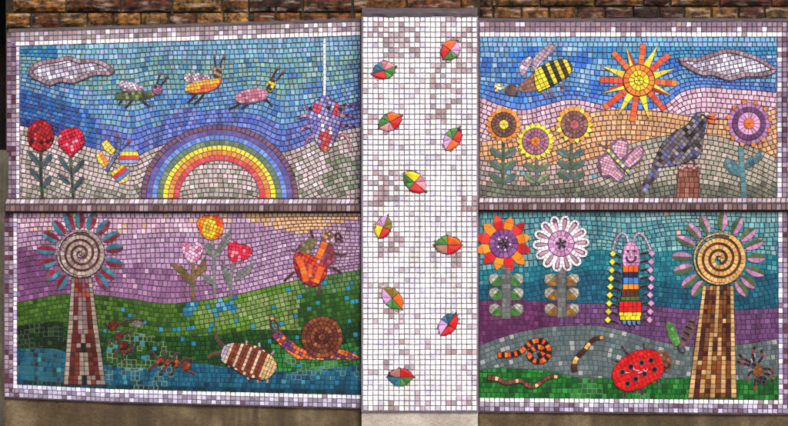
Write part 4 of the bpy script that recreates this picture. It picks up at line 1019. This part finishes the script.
# two daisies
def daisy(cx, cy, rd, rp, disc, pets, n, label, stem, leafc, leaf2, loops=False, a0=75):
    p = Part(LR, 'daisy', label, grout=(60, 40, 60))
    p.ring(cx, cy, rd * .62, rd, 16, disc, 2, gap=.25); p.ring(cx, cy, rd * .3, rd * .62, 10, disc, 2, a0=10, gap=.25); p.ring(cx, cy, 0, rd * .3, 5, disc, 2, gap=.2)
    st_ = Part(LR, 'flower_centre', parent=p)
    for i in range(5):
        A = rad(90 + 72 * i + 12); st_.strip([(cx + 1.0 * math.cos(A), cy - 1.0 * math.sin(A)), (cx + 5.5 * math.cos(A), cy - 5.5 * math.sin(A))], 1.7, 5, one((20, 14, 22)), 3, gap=.08)
        A += rad(36)
        if not loops: st_.dot(cx + 6.4 * math.cos(A), cy - 6.4 * math.sin(A), 1.3, one(WHITE), 3)
    for i in range(n):
        A = a0 + 360 * i / n; q = Part(LR, 'petal', parent=p); u = (math.cos(rad(A)), -math.sin(rad(A))); v = (-u[1], u[0])
        if loops:
            h = 3.3; f_ = lambda r_, s_: (cx + u[0] * r_ + v[0] * s_, cy + u[1] * r_ + v[1] * s_)
            q.strip([f_(rd, -2.2), f_(rd + 6, -h), f_(rp - 2, -h), f_(rp, 0), f_(rp - 2, h), f_(rd + 6, h), f_(rd, 2.2)], 2.7, 3.6, pal([(WHITE, 4), ((225, 218, 240), 2)], .03), 2, gap=.2)
            q.tile([f_(rd, -1.4), f_(rp - 3, -1.6), f_(rp - 3, 1.6), f_(rd, 1.4)], one((195, 145, 165)), 1, gap=.15)
        else:
            f_ = lambda r_, s_: (cx + u[0] * r_ + v[0] * s_, cy + u[1] * r_ + v[1] * s_); w_ = 5.0; rp_ = rp + R.uniform(-1.5, 1)
            c_ = pets[i % len(pets)]
            q.tile([f_(rd - 1, -4), f_((rd + rp_) / 2, -w_), f_((rd + rp_) / 2, w_), f_(rd - 1, 4)], c_, 1, gap=.2); q.tile([f_((rd + rp_) / 2, -w_), f_(rp_ - 3.5, -3.2), f_(rp_, 0), f_(rp_ - 3.5, 3.2), f_((rd + rp_) / 2, w_)], c_, 1, gap=.2)
    s_ = Part(LR, 'stem', parent=p); sx_, y0_, y1_ = stem
    s_.fill([(sx_ - 4.2, y0_), (sx_ + 4.2, y0_), (sx_ + 4.2, y1_), (sx_ - 4.2, y1_)], pal([((105, 112, 110), 3), ((92, 98, 98), 2), ((120, 122, 122), 1)]), 4.2, 0, 1, py=4.8, gap=.25)
    for yy in (280, 294, 310):
        for sd_ in (-1, 1):
            q = Part(LR, 'leaf', parent=p); X = sx_ + sd_ * 11
            sh_ = [(X - sd_ * 6.5, yy + 6), (X - sd_ * 6, yy - 3), (X - sd_ * 1, yy - 6.5), (X + sd_ * 5.5, yy - 5), (X + sd_ * 6.2, yy + 1), (X + sd_ * 2, yy + 6.2)]
            d0, d1 = (X - sd_ * 6, yy - 6), (X + sd_ * 6, yy + 6)
            hA = [(X - 12 * sd_, yy - 12), (X + 12 * sd_, yy + 12), (X - 12 * sd_, yy + 12)]; hB = [(X - 12 * sd_, yy - 12), (X + 12 * sd_, yy + 12), (X + 12 * sd_, yy - 12)]
            q.fill(clip(sh_, hA if sd_ < 0 else hA), leafc, 4.2, 45 * sd_, 1, gap=.22); q.fill(clip(sh_, hB), leaf2, 4.2, 45 * sd_, 1, gap=.22)
    return p
daisy(503.5, 243.7, 14.6, 29, pal([((130, 78, 140), 4), ((112, 62, 125), 3), ((155, 105, 165), 2)]), [pal([((240, 130, 30), 3), ((242, 150, 40), 1)]), pal([((205, 30, 35), 3), ((220, 50, 40), 1)])], 12,
      'daisy with purple centre and alternating red and orange petals', (506, 268, 319), pal([((62, 128, 52), 3), ((48, 108, 42), 2)]), pal([((175, 178, 160), 3), ((150, 155, 140), 1)]))
daisy(560.7, 243.7, 13, 27.5, pal([((205, 150, 195), 4), ((190, 130, 180), 3), ((220, 175, 210), 1)]), [], 14, 'daisy with lilac centre and white looped petals', (561.5, 268, 318),
      pal([((150, 108, 35), 3), ((125, 88, 30), 2)]), pal([((178, 172, 150), 3), ((155, 150, 130), 1)]), loops=True, a0=80)

# caterpillar
z = Z(590, 215, 3.55)
ct = Part(LR, 'caterpillar', 'upright caterpillar striped in rainbow colours with a smiling pink head', grout=(35, 26, 34))
segs_ = [(180, 203, (238, 95, 30), 28), (204, 221, (40, 34, 70), 24), (222, 244, (60, 125, 205), 27), (245, 264, (238, 130, 35), 28), (265, 289, (92, 42, 30), 30), (289, 304, (70, 112, 45), 34), (306, 326, (222, 25, 25), 39), (326, 345, (222, 25, 25), 40), (345, 358, (238, 212, 30), 39), (358, 373, (238, 212, 30), 36)]
for (ya, yb, c_, hw) in segs_:
    m_ = max(3, round(2 * hw / 3.55 / 4.6)); X0 = 143 if ya < 260 else 141
    for i in range(m_):
        xa, xb = X0 - hw + 2 * hw * i / m_, X0 - hw + 2 * hw * (i + 1) / m_
        ct.tile(z((xa, ya), (xb, ya), (xb, yb), (xa, yb)), one(c_, .12), 2, gap=.25)
for i in range(4):
    x_ = 112 + i * 17; ct.tile(z((x_, 374), (x_ + 15, 374), (x_ + 13, 390 + 4 * (i in (1, 2))), (x_ + 3, 388)), one((95, 130, 165)), 2, gap=.2)
hd = Part(LR, 'head', parent=ct); hd.fill(smooth_poly(z((117, 178), (116, 135), (122, 108), (143, 95), (165, 108), (173, 135), (173, 178), (145, 180))), pal([((225, 160, 205), 4), ((210, 135, 190), 3)]), 4.2, 0, 2, gap=.28)
hd.dot(*z((133, 128))[0], 1.3, one((70, 20, 60)), 3); hd.dot(*z((156, 128))[0], 1.3, one((70, 20, 60)), 3)
hd.strip(z((127, 148), (132, 162), (144, 168), (157, 160), (161, 146)), 1.7, 3.2, one((85, 15, 65)), 3, gap=.08)
hd.tile(z((140, 134), (149, 134), (149, 148), (140, 148)), one((235, 175, 215)), 3, gap=.2)
for i in range(9):
    yy = 137 + i * 29.4; sgn = 1
    for side in (-1, 1):
        X0 = 143; xi = X0 + side * (34 if i < 5 else 42); xo = (80 - i * 2.4 + 10) if side < 0 else (216 - 9 - (i % 2) * 2)
        if i in (2, 5) and side > 0 and False: continue
        q = Part(LR, 'leg', parent=ct); yb_ = yy + (6 if side < 0 else -2)
        q.strip(z((xi, yb_ + (4 if side > 0 else 8)), ((xi + xo) / 2, yb_), (xo, yb_ - 2)), 2.2, 3.6, one((24, 18, 26)), 1, gap=.12)
        xc, yc = (80 - i * 2.3, yy) if side < 0 else (218 - (i % 3) * 2 - i * .5, yy)
        px, py_ = z((xc, yc))[0]; r_ = 3.3
        q2 = Part(LR, 'foot', parent=ct); q2.tile([(px - r_, py_), (px, py_ - r_), (px + r_, py_), (px, py_ + r_)], one((238, 222, 40) if side < 0 else (222, 150, 205)), 2, gap=.2, jit=.05)
for l_ in ([(134, 96), (128, 72), (110, 64), (92, 84), (80, 124)], [(152, 96), (160, 72), (178, 64), (198, 88), (214, 124)]):
    q = Part(LR, 'antenna', parent=ct); q.strip(z(*l_), 2.0, 3.4, pal([((205, 180, 205), 3), ((170, 140, 175), 1)]), 1, gap=.2)

gf = spiral_flower(LR, 719, 258.7, 26.2, pal([((222, 175, 100), 5), ((210, 160, 85), 3), ((228, 185, 120), 2)]), pal([((108, 55, 32), 3), ((85, 40, 28), 2)]),
    [113, 85, 62, 40, 22, 1, -20, -39, -54, 133, 153, 177, 196, 217, 234], 28, 46.5, 9.5, pal([((185, 125, 168), 3), ((205, 145, 185), 2)]), pal([((78, 105, 62), 3), ((62, 90, 60), 2)]),
    'golden spiral headed flower with pink and green petals on a lattice stalk')
def innerR(a_, b_):
    k = int(a_ * 9)
    gold = (k == 4 and b_ < .42) or (k in (3, 5) and .42 <= b_ < .62) or (k in (3, 6) and .62 <= b_ < .80) or (k in (2, 6) and .93 > b_ >= .80) or (k == 4 and b_ > .78)
    if gold or R.random() < .05: return col(R.choice([(208, 168, 112), (190, 148, 92)]), .06)
    if .66 < b_ < .71 or .16 < b_ < .2: return col((135, 72, 26), .1)
    if k in (1, 7) and int(b_ * 12) % 3: return col(R.choice([(64, 22, 20), (80, 30, 24)]), .1)
    return col(R.choices([(112, 62, 26), (128, 78, 36), (66, 26, 20)], [5, 3, 3])[0], .1)
tower(LR, gf, 285.8, 397.8, 702.5, 733, 687.5, 736, pal([((212, 172, 112), 4), ((190, 150, 95), 2)]), innerR, 9)

# ladybird
z = Z(600, 310, 4.26)
lb = Part(LR, 'ladybird', 'big red ladybird with black spots and brown head', grout=(120, 12, 14))
lb.fill(smooth_poly(z((55, 300), (52, 262), (75, 225), (115, 192), (165, 172), (215, 168), (250, 190), (272, 240), (255, 282), (215, 310), (165, 335), (115, 345), (75, 330))), pal([((212, 20, 24), 5), ((225, 30, 30), 3), ((190, 15, 22), 2)], .05), 4.1, -22, 2, gap=.2)
hd = Part(LR, 'head', parent=lb); hd.fill(smooth_poly(z((238, 178), (265, 172), (292, 186), (306, 215), (300, 248), (278, 262), (268, 222), (252, 195))), pal([((125, 78, 40), 4), ((105, 62, 32), 3), ((145, 95, 60), 1)]), 3.6, -22, 2, gap=.22)
hd.strip(z((268, 238), (278, 247), (290, 242), (294, 228)), 1.7, 3.4, one((30, 16, 14)), 3, gap=.08); hd.dot(*z((258, 192))[0], 1.5, one((190, 140, 80)), 3)
for x, y in ((93, 263), (130, 240), (175, 223), (215, 213), (115, 312), (150, 292), (187, 270), (230, 252)):
    q = Part(LR, 'spot', parent=lb); q.dot(*z((x, y))[0], 2.7, one((20, 12, 14)), 3)
for l_ in ([(104, 265), (122, 268)], [(138, 242), (146, 254), (164, 258)], [(160, 268), (178, 262)], [(182, 252), (192, 262), (200, 250)]): ck = Part(LR, 'crack', parent=lb); ck.strip(z(*l_), .7, 3, one((235, 215, 215), .03), 2.6, gap=.03, minarea=.2, base=False)
for l_ in ([(188, 168), (184, 140)], [(118, 188), (102, 172), (92, 152)], [(80, 222), (62, 215), (48, 206)], [(105, 345), (104, 370)], [(172, 335), (180, 360)], [(240, 298), (252, 325)], [(285, 180), (300, 165)]):
    q = Part(LR, 'leg', parent=lb); q.strip(z(*l_), 2.2, 4, pal([((45, 38, 50), 3), ((70, 75, 80), 1)]), 1, gap=.12)

# snakes
z = Z(475, 320, 4.02)
def snake(label, pts, cols_, w=4.8, L=3.2, w1=None):
    p = Part(LR, 'snake', label, grout=(45, 35, 32)); p.strip(z(*pts), w, L, cols_, 2, gap=.2, w1=w1); return p
o_, k_ = one((236, 82, 26), .1), one((30, 20, 22)); o2 = one((240, 120, 40), .1)
snake('coiled orange snake with black bands', [(92, 140), (140, 139), (172, 132), (198, 114), (222, 92), (250, 82), (282, 92), (297, 122), (290, 150), (262, 166), (232, 160), (216, 138), (236, 114), (262, 108), (276, 128), (254, 144)], [o_, k_, o2, o_, k_], 5.0, 3.2)
cr, br, br2 = one((222, 185, 135)), one((128, 70, 58), .1), one((105, 52, 44), .1)
snake('long brown and cream banded snake lying on the grass', [(50, 232), (90, 236), (122, 252), (150, 247), (185, 244), (212, 264), (240, 266), (268, 246), (300, 228), (330, 228)], [br, br2, cr, br, br2, br], 4.6, 3.6, 3.4)
snake('short dark and gold snake raising its head', [(400, 206), (398, 172), (412, 146), (440, 120), (456, 96), (480, 75), (514, 70)], [one((70, 32, 26)), one((75, 40, 28)), one((215, 160, 80)), one((225, 185, 125)), one((60, 28, 26))], 5.2, 3.8, 3.2)

# winged insect right of the ladybird
z = Z(600, 310, 4.26)
wi = Part(LR, 'winged_insect', 'small insect with one green and one brown striped wing', grout=(60, 60, 60))
wi.fill(smooth_poly(z((328, 150), (345, 148), (362, 165), (356, 182), (336, 172))), pal([((75, 75, 88), 3), ((95, 95, 105), 1)]), 3.4, 20, 2, gap=.2)
w = Part(LR, 'wing', parent=wi); w.fill(smooth_poly(z((278, 66), (296, 50), (318, 78), (336, 120), (336, 152), (312, 148), (290, 108))), pal([((65, 140, 50), 4), ((48, 118, 42), 2), ((95, 165, 75), 1)]), 3.6, 60, 1, gap=.2)
w = Part(LR, 'wing', parent=wi); w.fill(smooth_poly(z((340, 140), (348, 88), (378, 44), (404, 40), (402, 80), (382, 125), (352, 160))), pal([((98, 62, 72), 3), ((120, 80, 82), 2)]), 3.8, -60, 1, gap=.22)
for l_ in ([(374, 48), (398, 52)], [(362, 68), (390, 82)], [(352, 90), (380, 106)], [(346, 116), (366, 132)]): w.strip(z(*l_), 2.0, 6, one((25, 16, 22)), 2, gap=.1)

# spider at lower right
z = Z(680, 300, 3.38)
sp = Part(LR, 'spider', 'brown and black spider with red tipped legs', grout=(45, 35, 32))
sp.fill(ell(*z((262, 238))[0], 5.2, 6, -20), pal([((122, 68, 30), 4), ((140, 85, 40), 2)]), 3.6, 30, 1, gap=.2)
q = Part(LR, 'abdomen', parent=sp); q.fill(ell(*z((274, 270))[0], 5.2, 4.6), pal([((22, 16, 20), 4), ((42, 34, 38), 1)]), 3.4, 10, 2, gap=.15)
q = Part(LR, 'head', parent=sp); q.dot(*z((248, 218))[0], 2.6, one((30, 20, 22)), 2)
for l_ in ([(250, 208), (244, 182), (252, 156)], [(264, 210), (278, 190), (272, 168)], [(238, 210), (215, 198), (198, 184)], [(236, 220), (212, 214), (190, 208)], [(280, 232), (300, 232), (316, 246)], [(282, 248), (302, 252), (310, 278)], [(246, 240), (230, 250), (228, 272)], [(258, 262), (250, 280), (252, 306)]):
    q = Part(LR, 'leg', parent=sp); q.strip(z(*l_), 2.3, 4.0, [one((30, 20, 24)), one((28, 18, 22)), one((150, 45, 35))], 1, gap=.12)

# ---- central pillar ---------------------------------------------------------
PI_ = Thing('mosaic_pillar', 'projecting white tiled pillar with ten coloured beetles between the panels', 'pillar', W(419, 426, DP), DP)
px0, px1, py0, py1 = 362.6, 477.0, 17.0, 411.0
backing(PI_, [(361.4, 412), (478.2, 412), (478.2, 16), (361.4, 16)], c=(132, 118, 132), name='grout_bed')
wt = Part(PI_, 'white_tiling')
patches = [(368, 24, 420, 40, .6), (385, 40, 420, 58, .85), (438, 17, 455, 45, .6), (455, 25, 470, 42, .6), (455, 45, 470, 75, .6), (430, 58, 445, 118, .7), (438, 60, 462, 110, .55), (368, 112, 400, 135, .25), (375, 170, 400, 200, .75), (364, 200, 385, 216, .7),
           (460, 195, 477, 212, .7), (378, 233, 402, 256, .6), (448, 252, 460, 268, .7), (384, 295, 400, 312, .5), (390, 310, 402, 335, .4), (400, 330, 412, 360, .3), (376, 284, 390, 302, .6), (446, 345, 478, 355, .7), (448, 395, 474, 406, .6), (385, 358, 412, 370, .5), (368, 402, 410, 412, .4), (430, 115, 450, 125, .4)]
def pilc(x, y):
    for a_, b_, c_, d_, p_ in patches:
        if a_ < x < c_ and b_ < y < d_ and R.random() < p_ * .8: return col(R.choice([(188, 165, 165), (175, 150, 150), (205, 188, 195), (170, 155, 160)]), .05)
    r_ = R.random()
    if r_ < .05: return col((200, 185, 195), .05)
    if r_ < .20: return col((225, 222, 245), .03)
    return col((254, 253, 255), .015)
nc, nr = 22, 77
for j in range(nr):
    for i in range(nc):
        w = lambda i, j: (px0 + (px1 - px0) * i / nc, py0 + (py1 - py0) * j / nr)
        a_, b_ = w(i, j), w(i + 1, j + 1); ox = .28 * nz(i, j, 4, 1); oy = .28 * nz(i, j, 4, 2); a_ = (a_[0] + ox, a_[1] + oy); b_ = (b_[0] + ox, b_[1] + oy)
        wt.tile([(a_[0], a_[1]), (b_[0], a_[1]), (b_[0], b_[1]), (a_[0], b_[1])], pilc, 0, base=False, gap=.5 + R.uniform(-.05, .05), jit=.15)
G_ = [(62, 118, 50), (80, 140, 65)]; RD = [(205, 25, 30), (225, 45, 35)]; ORG = [(235, 100, 25), (242, 130, 35)]; TL = [(38, 100, 125), (50, 115, 135)]; PKc = [(215, 145, 155), (200, 120, 135)]; LI = [(215, 165, 215), (200, 145, 205)]; YE = [(235, 215, 40), (215, 195, 50)]; OL = [(125, 105, 35), (140, 120, 40)]; BP = [(175, 115, 105), (165, 100, 95)]
beetles = [(383.8, 70.4, 13, 9.6, 18, (PKc, TL, RD, G_), 'teal, pink, red and green beetle, topmost on the left of the pillar'),
    (450.2, 50.5, 11.6, 9.8, 52, (ORG, RD, G_, LI), 'orange, red, green and lilac beetle near the top right of the pillar'),
    (390, 122, 13, 9.4, 28, (ORG, G_, PKc, RD), 'green, orange, red and pink beetle under the topmost left one'),
    (452.4, 139, 13.4, 8.8, 58, (G_, LI, ORG, RD), 'green, red, orange and lilac beetle standing steeply'),
    (414.7, 182.4, 14.5, 9.6, -40, (PKc, YE, G_, RD), 'yellow, pink, red and green beetle in the middle of the pillar'),
    (383.2, 227, 12.4, 8.6, 68, (LI, YE, RD, OL), 'lilac, olive, red and yellow beetle'),
    (447.5, 245, 14.4, 9.8, 0, (ORG, G_, BP, RD), 'green, orange, red and brown beetle lying level'),
    (392.3, 298.4, 14.6, 9.4, -48, (ORG, OL, LI, G_), 'olive, orange, green and lilac beetle'),
    (448, 324.3, 13.6, 9.2, 55, (TL, LI, RD, RD), 'teal and lilac beetle with a whole red side'),
    (400.3, 377, 13.4, 9.6, 0, (RD, BP, TL, G_), 'lowest beetle, red, pink, blue and green')]
for bx, by, rx, ry, ang, qs, lab in beetles:
    rx *= .95; ry *= .96
    body = Part(PI_, 'beetle', lab, grout=(60, 40, 45))
    ca, sa = math.cos(rad(ang)), math.sin(rad(ang)); f_ = lambda u, v: (bx + u * ca + v * sa, by - u * sa + v * ca)
    # snout and tail tip make the body outline pointed
    body.tile([f_(rx * .92, -1.6), f_(rx + 2.2, -.4), f_(rx + 2.2, .6), f_(rx * .92, 1.6)], one((90, 60, 60)), .6, gap=.05, minarea=.5)
    body.tile([f_(-rx * .95, -1.4), f_(-rx - 1.4, 0), f_(-rx * .95, 1.4)], one((110, 80, 80)), .6, gap=.05, minarea=.5)
    for i in range(7):                     # small cut chips filled in round the body
        t = R.uniform(0, 6.28); u, v = rx * 1.0 * math.cos(t), ry * .93 * math.sin(t); t2_ = t + R.uniform(.18, .4); u2, v2_ = rx * math.cos(t2_), ry * .93 * math.sin(t2_); q_ = 1 + R.uniform(.1, .24)
        body.tile([f_(u, v), f_(u * q_, v * q_), f_(u2 * q_, v2_ * q_), f_(u2, v2_)], one(R.choice([(165, 130, 125), (190, 165, 165), (120, 95, 90), (200, 185, 195)])), .35, gap=.12, minarea=.5)
    for k_i, cc in enumerate(qs):          # wing cases: upper right, upper left, lower left, lower right
        su_, sv = ((1, -1), (-1, -1), (-1, 1), (1, 1))[k_i]
        arc = [(rx * (1 - i / 6) * 1.04, ry * .97 * (1 - (1 - i / 6) ** 1.9) ** .66) for i in range(6, -1, -1)][::-1]
        arc = [(u + (R.uniform(-.5, .5) if 0 < i < 6 else 0), v + (R.uniform(-.5, .45) if 0 < i < 6 else 0)) for i, (u, v) in enumerate(arc)]
        poly_ = [f_(0, 0)] + [f_(su_ * u, sv * v) for u, v in arc]
        w = Part(PI_, 'wing_case', parent=body, grout=(50, 34, 40))
        # each wing case is two or three cut tiles
        arc = [(u, v) for i, (u, v) in enumerate(arc) if i not in (1, 5)]
        n_ = 2 if cc in (G_, LI, PKc, TL, OL) else 1
        if n_ == 1: w.tile(poly_, one(cc[0], .05), 1.2, gap=.3, jit=.05, dome=.002)
        else:
            m_ = 2; w.tile([f_(0, 0)] + [f_(su_ * u, sv * v) for u, v in arc[:m_ + 1]], one(cc[0], .07), 1.2, gap=.22, jit=.05, dome=.0015)
            w.tile([f_(0, 0)] + [f_(su_ * u, sv * v) for u, v in arc[m_:]], one(cc[1], .07), 1.2, gap=.22, jit=.05, dome=.0015)
# rendered sides, cap and foot of the pillar
def slab(name, th, prof, xa, xb, mat, seg=40, amp=.003, label=None):
    """profile of (d, ypx) swept from xa to xb"""
    V, F = [], []; m = len(prof)
    for i in range(seg + 1):
        px = xa + (xb - xa) * i / seg
        for d_, yy in prof:
            X = W(px, yy, d_); q = noise.noise(Vector(X) * 14) * amp + noise.noise(Vector(X) * 45) * amp * .4
            V.append((X[0], X[1] + q, X[2] + q))
    for i in range(seg):
        for j in range(m):
            a_, b_ = i * m + j, i * m + (j + 1) % m; F.append((a_, b_, b_ + m, a_ + m))
    F.append(tuple(range(m))[::-1]); F.append(tuple(range(seg * m, seg * m + m)))
    o = mesh_obj(name, V, F, mat, th.o, tuple(th.o.location)); return o
slab('cap', PI_, [(-.02, 16.2), (-.02, 7.5), (.03, 8.5), (DP - .02, 11), (DP + .002, 13), (DP + .003, 16.2)], 362, 477.5, M_render, 60, .007)
slab('base', PI_, [(0, 411.4), (DP - .012, 411.4), (DP - .009, 413.5), (DP - .008, 440), (DP - .004, 512), (0, 512)], 361.6, 478, M_pale, 60, .003)

# top fillets of the panels
for th_o, xa, xb, ya, yb in ((UL, 8.5, 361, 31.2, 20.4), (UR, 479, 791, 20.2, 20.4)):
    V, F = [], []; N = 50
    for i in range(N + 1):
        f = i / N; px = xa + (xb - xa) * f; yy = ya + (yb - ya) * f
        for d_, dy in ((-.02, 1.2), (-.02, -2.6), (.0, -2.2), (DU - .006, -.9), (DU + .001, 0), (DU + .001, 1.2)):
            X = W(px, yy + dy, d_); q = noise.noise(Vector(X) * 18) * .003; V.append((X[0], X[1] + q, X[2] + q))
    m = 6
    for i in range(N):
        for j in range(m): a_, b_ = i * m + j, i * m + (j + 1) % m; F.append((a_, b_, b_ + m, a_ + m))
    F.append(tuple(range(m))[::-1]); F.append(tuple(range(N * m, N * m + m)))
    mesh_obj('top_fillet', V, F, M_render, th_o.o, tuple(th_o.o.location))

for th_o in (UL, UR, LL, LR, PI_):
    for p in th_o.parts: p.build()

# ---- tiled ledges between upper and lower panels ------------------------------
def ledge(xa, xb, yt, yb, label):
    L = Thing('tiled_ledge', label, 'ledge', W((xa + xb) / 2, yb, DL), DL, 'tiled ledges between upper and lower panels')
    slab_prof = [(-.01, yt + .2), (DU, yt + .2), (DL + .018, yt + 5.6), (DL + .022, yt + 6.4), (DL + .022, yb - .6), (DL + .018, yb), (-.01, yb)]
    slab('core', L, slab_prof, xa, xb, M_grd, 80, .0012)
    V, F, C = [], [], []
    lp = pal([((176, 160, 172), 4), ((160, 142, 150), 3), ((205, 194, 210), 2), ((138, 114, 116), 2)], .07); dp = pal([((132, 106, 106), 5), ((116, 90, 92), 4), ((98, 70, 74), 2), ((165, 146, 154), 1)], .08)
    def quad(p, c, out):
        b = len(V); n_ = len(p)
        cx_ = sum(q[0] for q in p) / 4; cy_ = sum(q[1] for q in p) / 4; cz_ = sum(q[2] for q in p) / 4
        sh = [tuple(cc + (v - cc) * .86 for v, cc in zip(q, (cx_, cy_, cz_))) for q in p]
        V.extend(sh); sh2 = [tuple(cc + (v - cc) * .93 for v, cc in zip(q, (cx_, cy_, cz_))) for q in sh]
        V.extend([tuple(a_ + o_ for a_, o_ in zip(q, out)) for q in sh2])
        for i in range(4): F.append((b + i, b + (i + 1) % 4, b + 4 + (i + 1) % 4, b + 4 + i)); C.append(c)
        F.append((b + 4, b + 5, b + 6, b + 7)); C.append(c)
    rows = [((DU + .004, yt + .8), (DL + .016, yt + 5.6), lp, (0, -.0035, .0035)), ((DL + .022, yt + 6.2), (DL + .022, yb - .6), dp, (0, -.004, 0))]
    for (d0, y0), (d1, y1), c, out in rows:
        x = xa + .3
        sk_ = (1.5 if xa < 300 else .5) if c is lp else .3
        while x < xb - 3:
            w_ = min(4.8 * R.uniform(.9, 1.1), xb - .2 - x); s1 = min(sk_, xb - x - w_)
            quad([W(x, y1, d1), W(x + w_, y1, d1), W(x + w_ + s1, y0, d0), W(x + s1, y0, d0)], c(), out); x += w_
    mesh_obj('ledge_tiles', V, F, TESS, L.o, tuple(L.o.location), C)
M_grd = stone_material('dark_grout', [(.3, (.03, .022, .026)), (.7, (.06, .045, .05))], 20)
ledge(5, 361, 198.8, 212.2, 'narrow tiled ledge running under the rainbow panel')
ledge(478.6, 796, 197.6, 210.8, 'narrow tiled ledge running under the sun and bird panel')
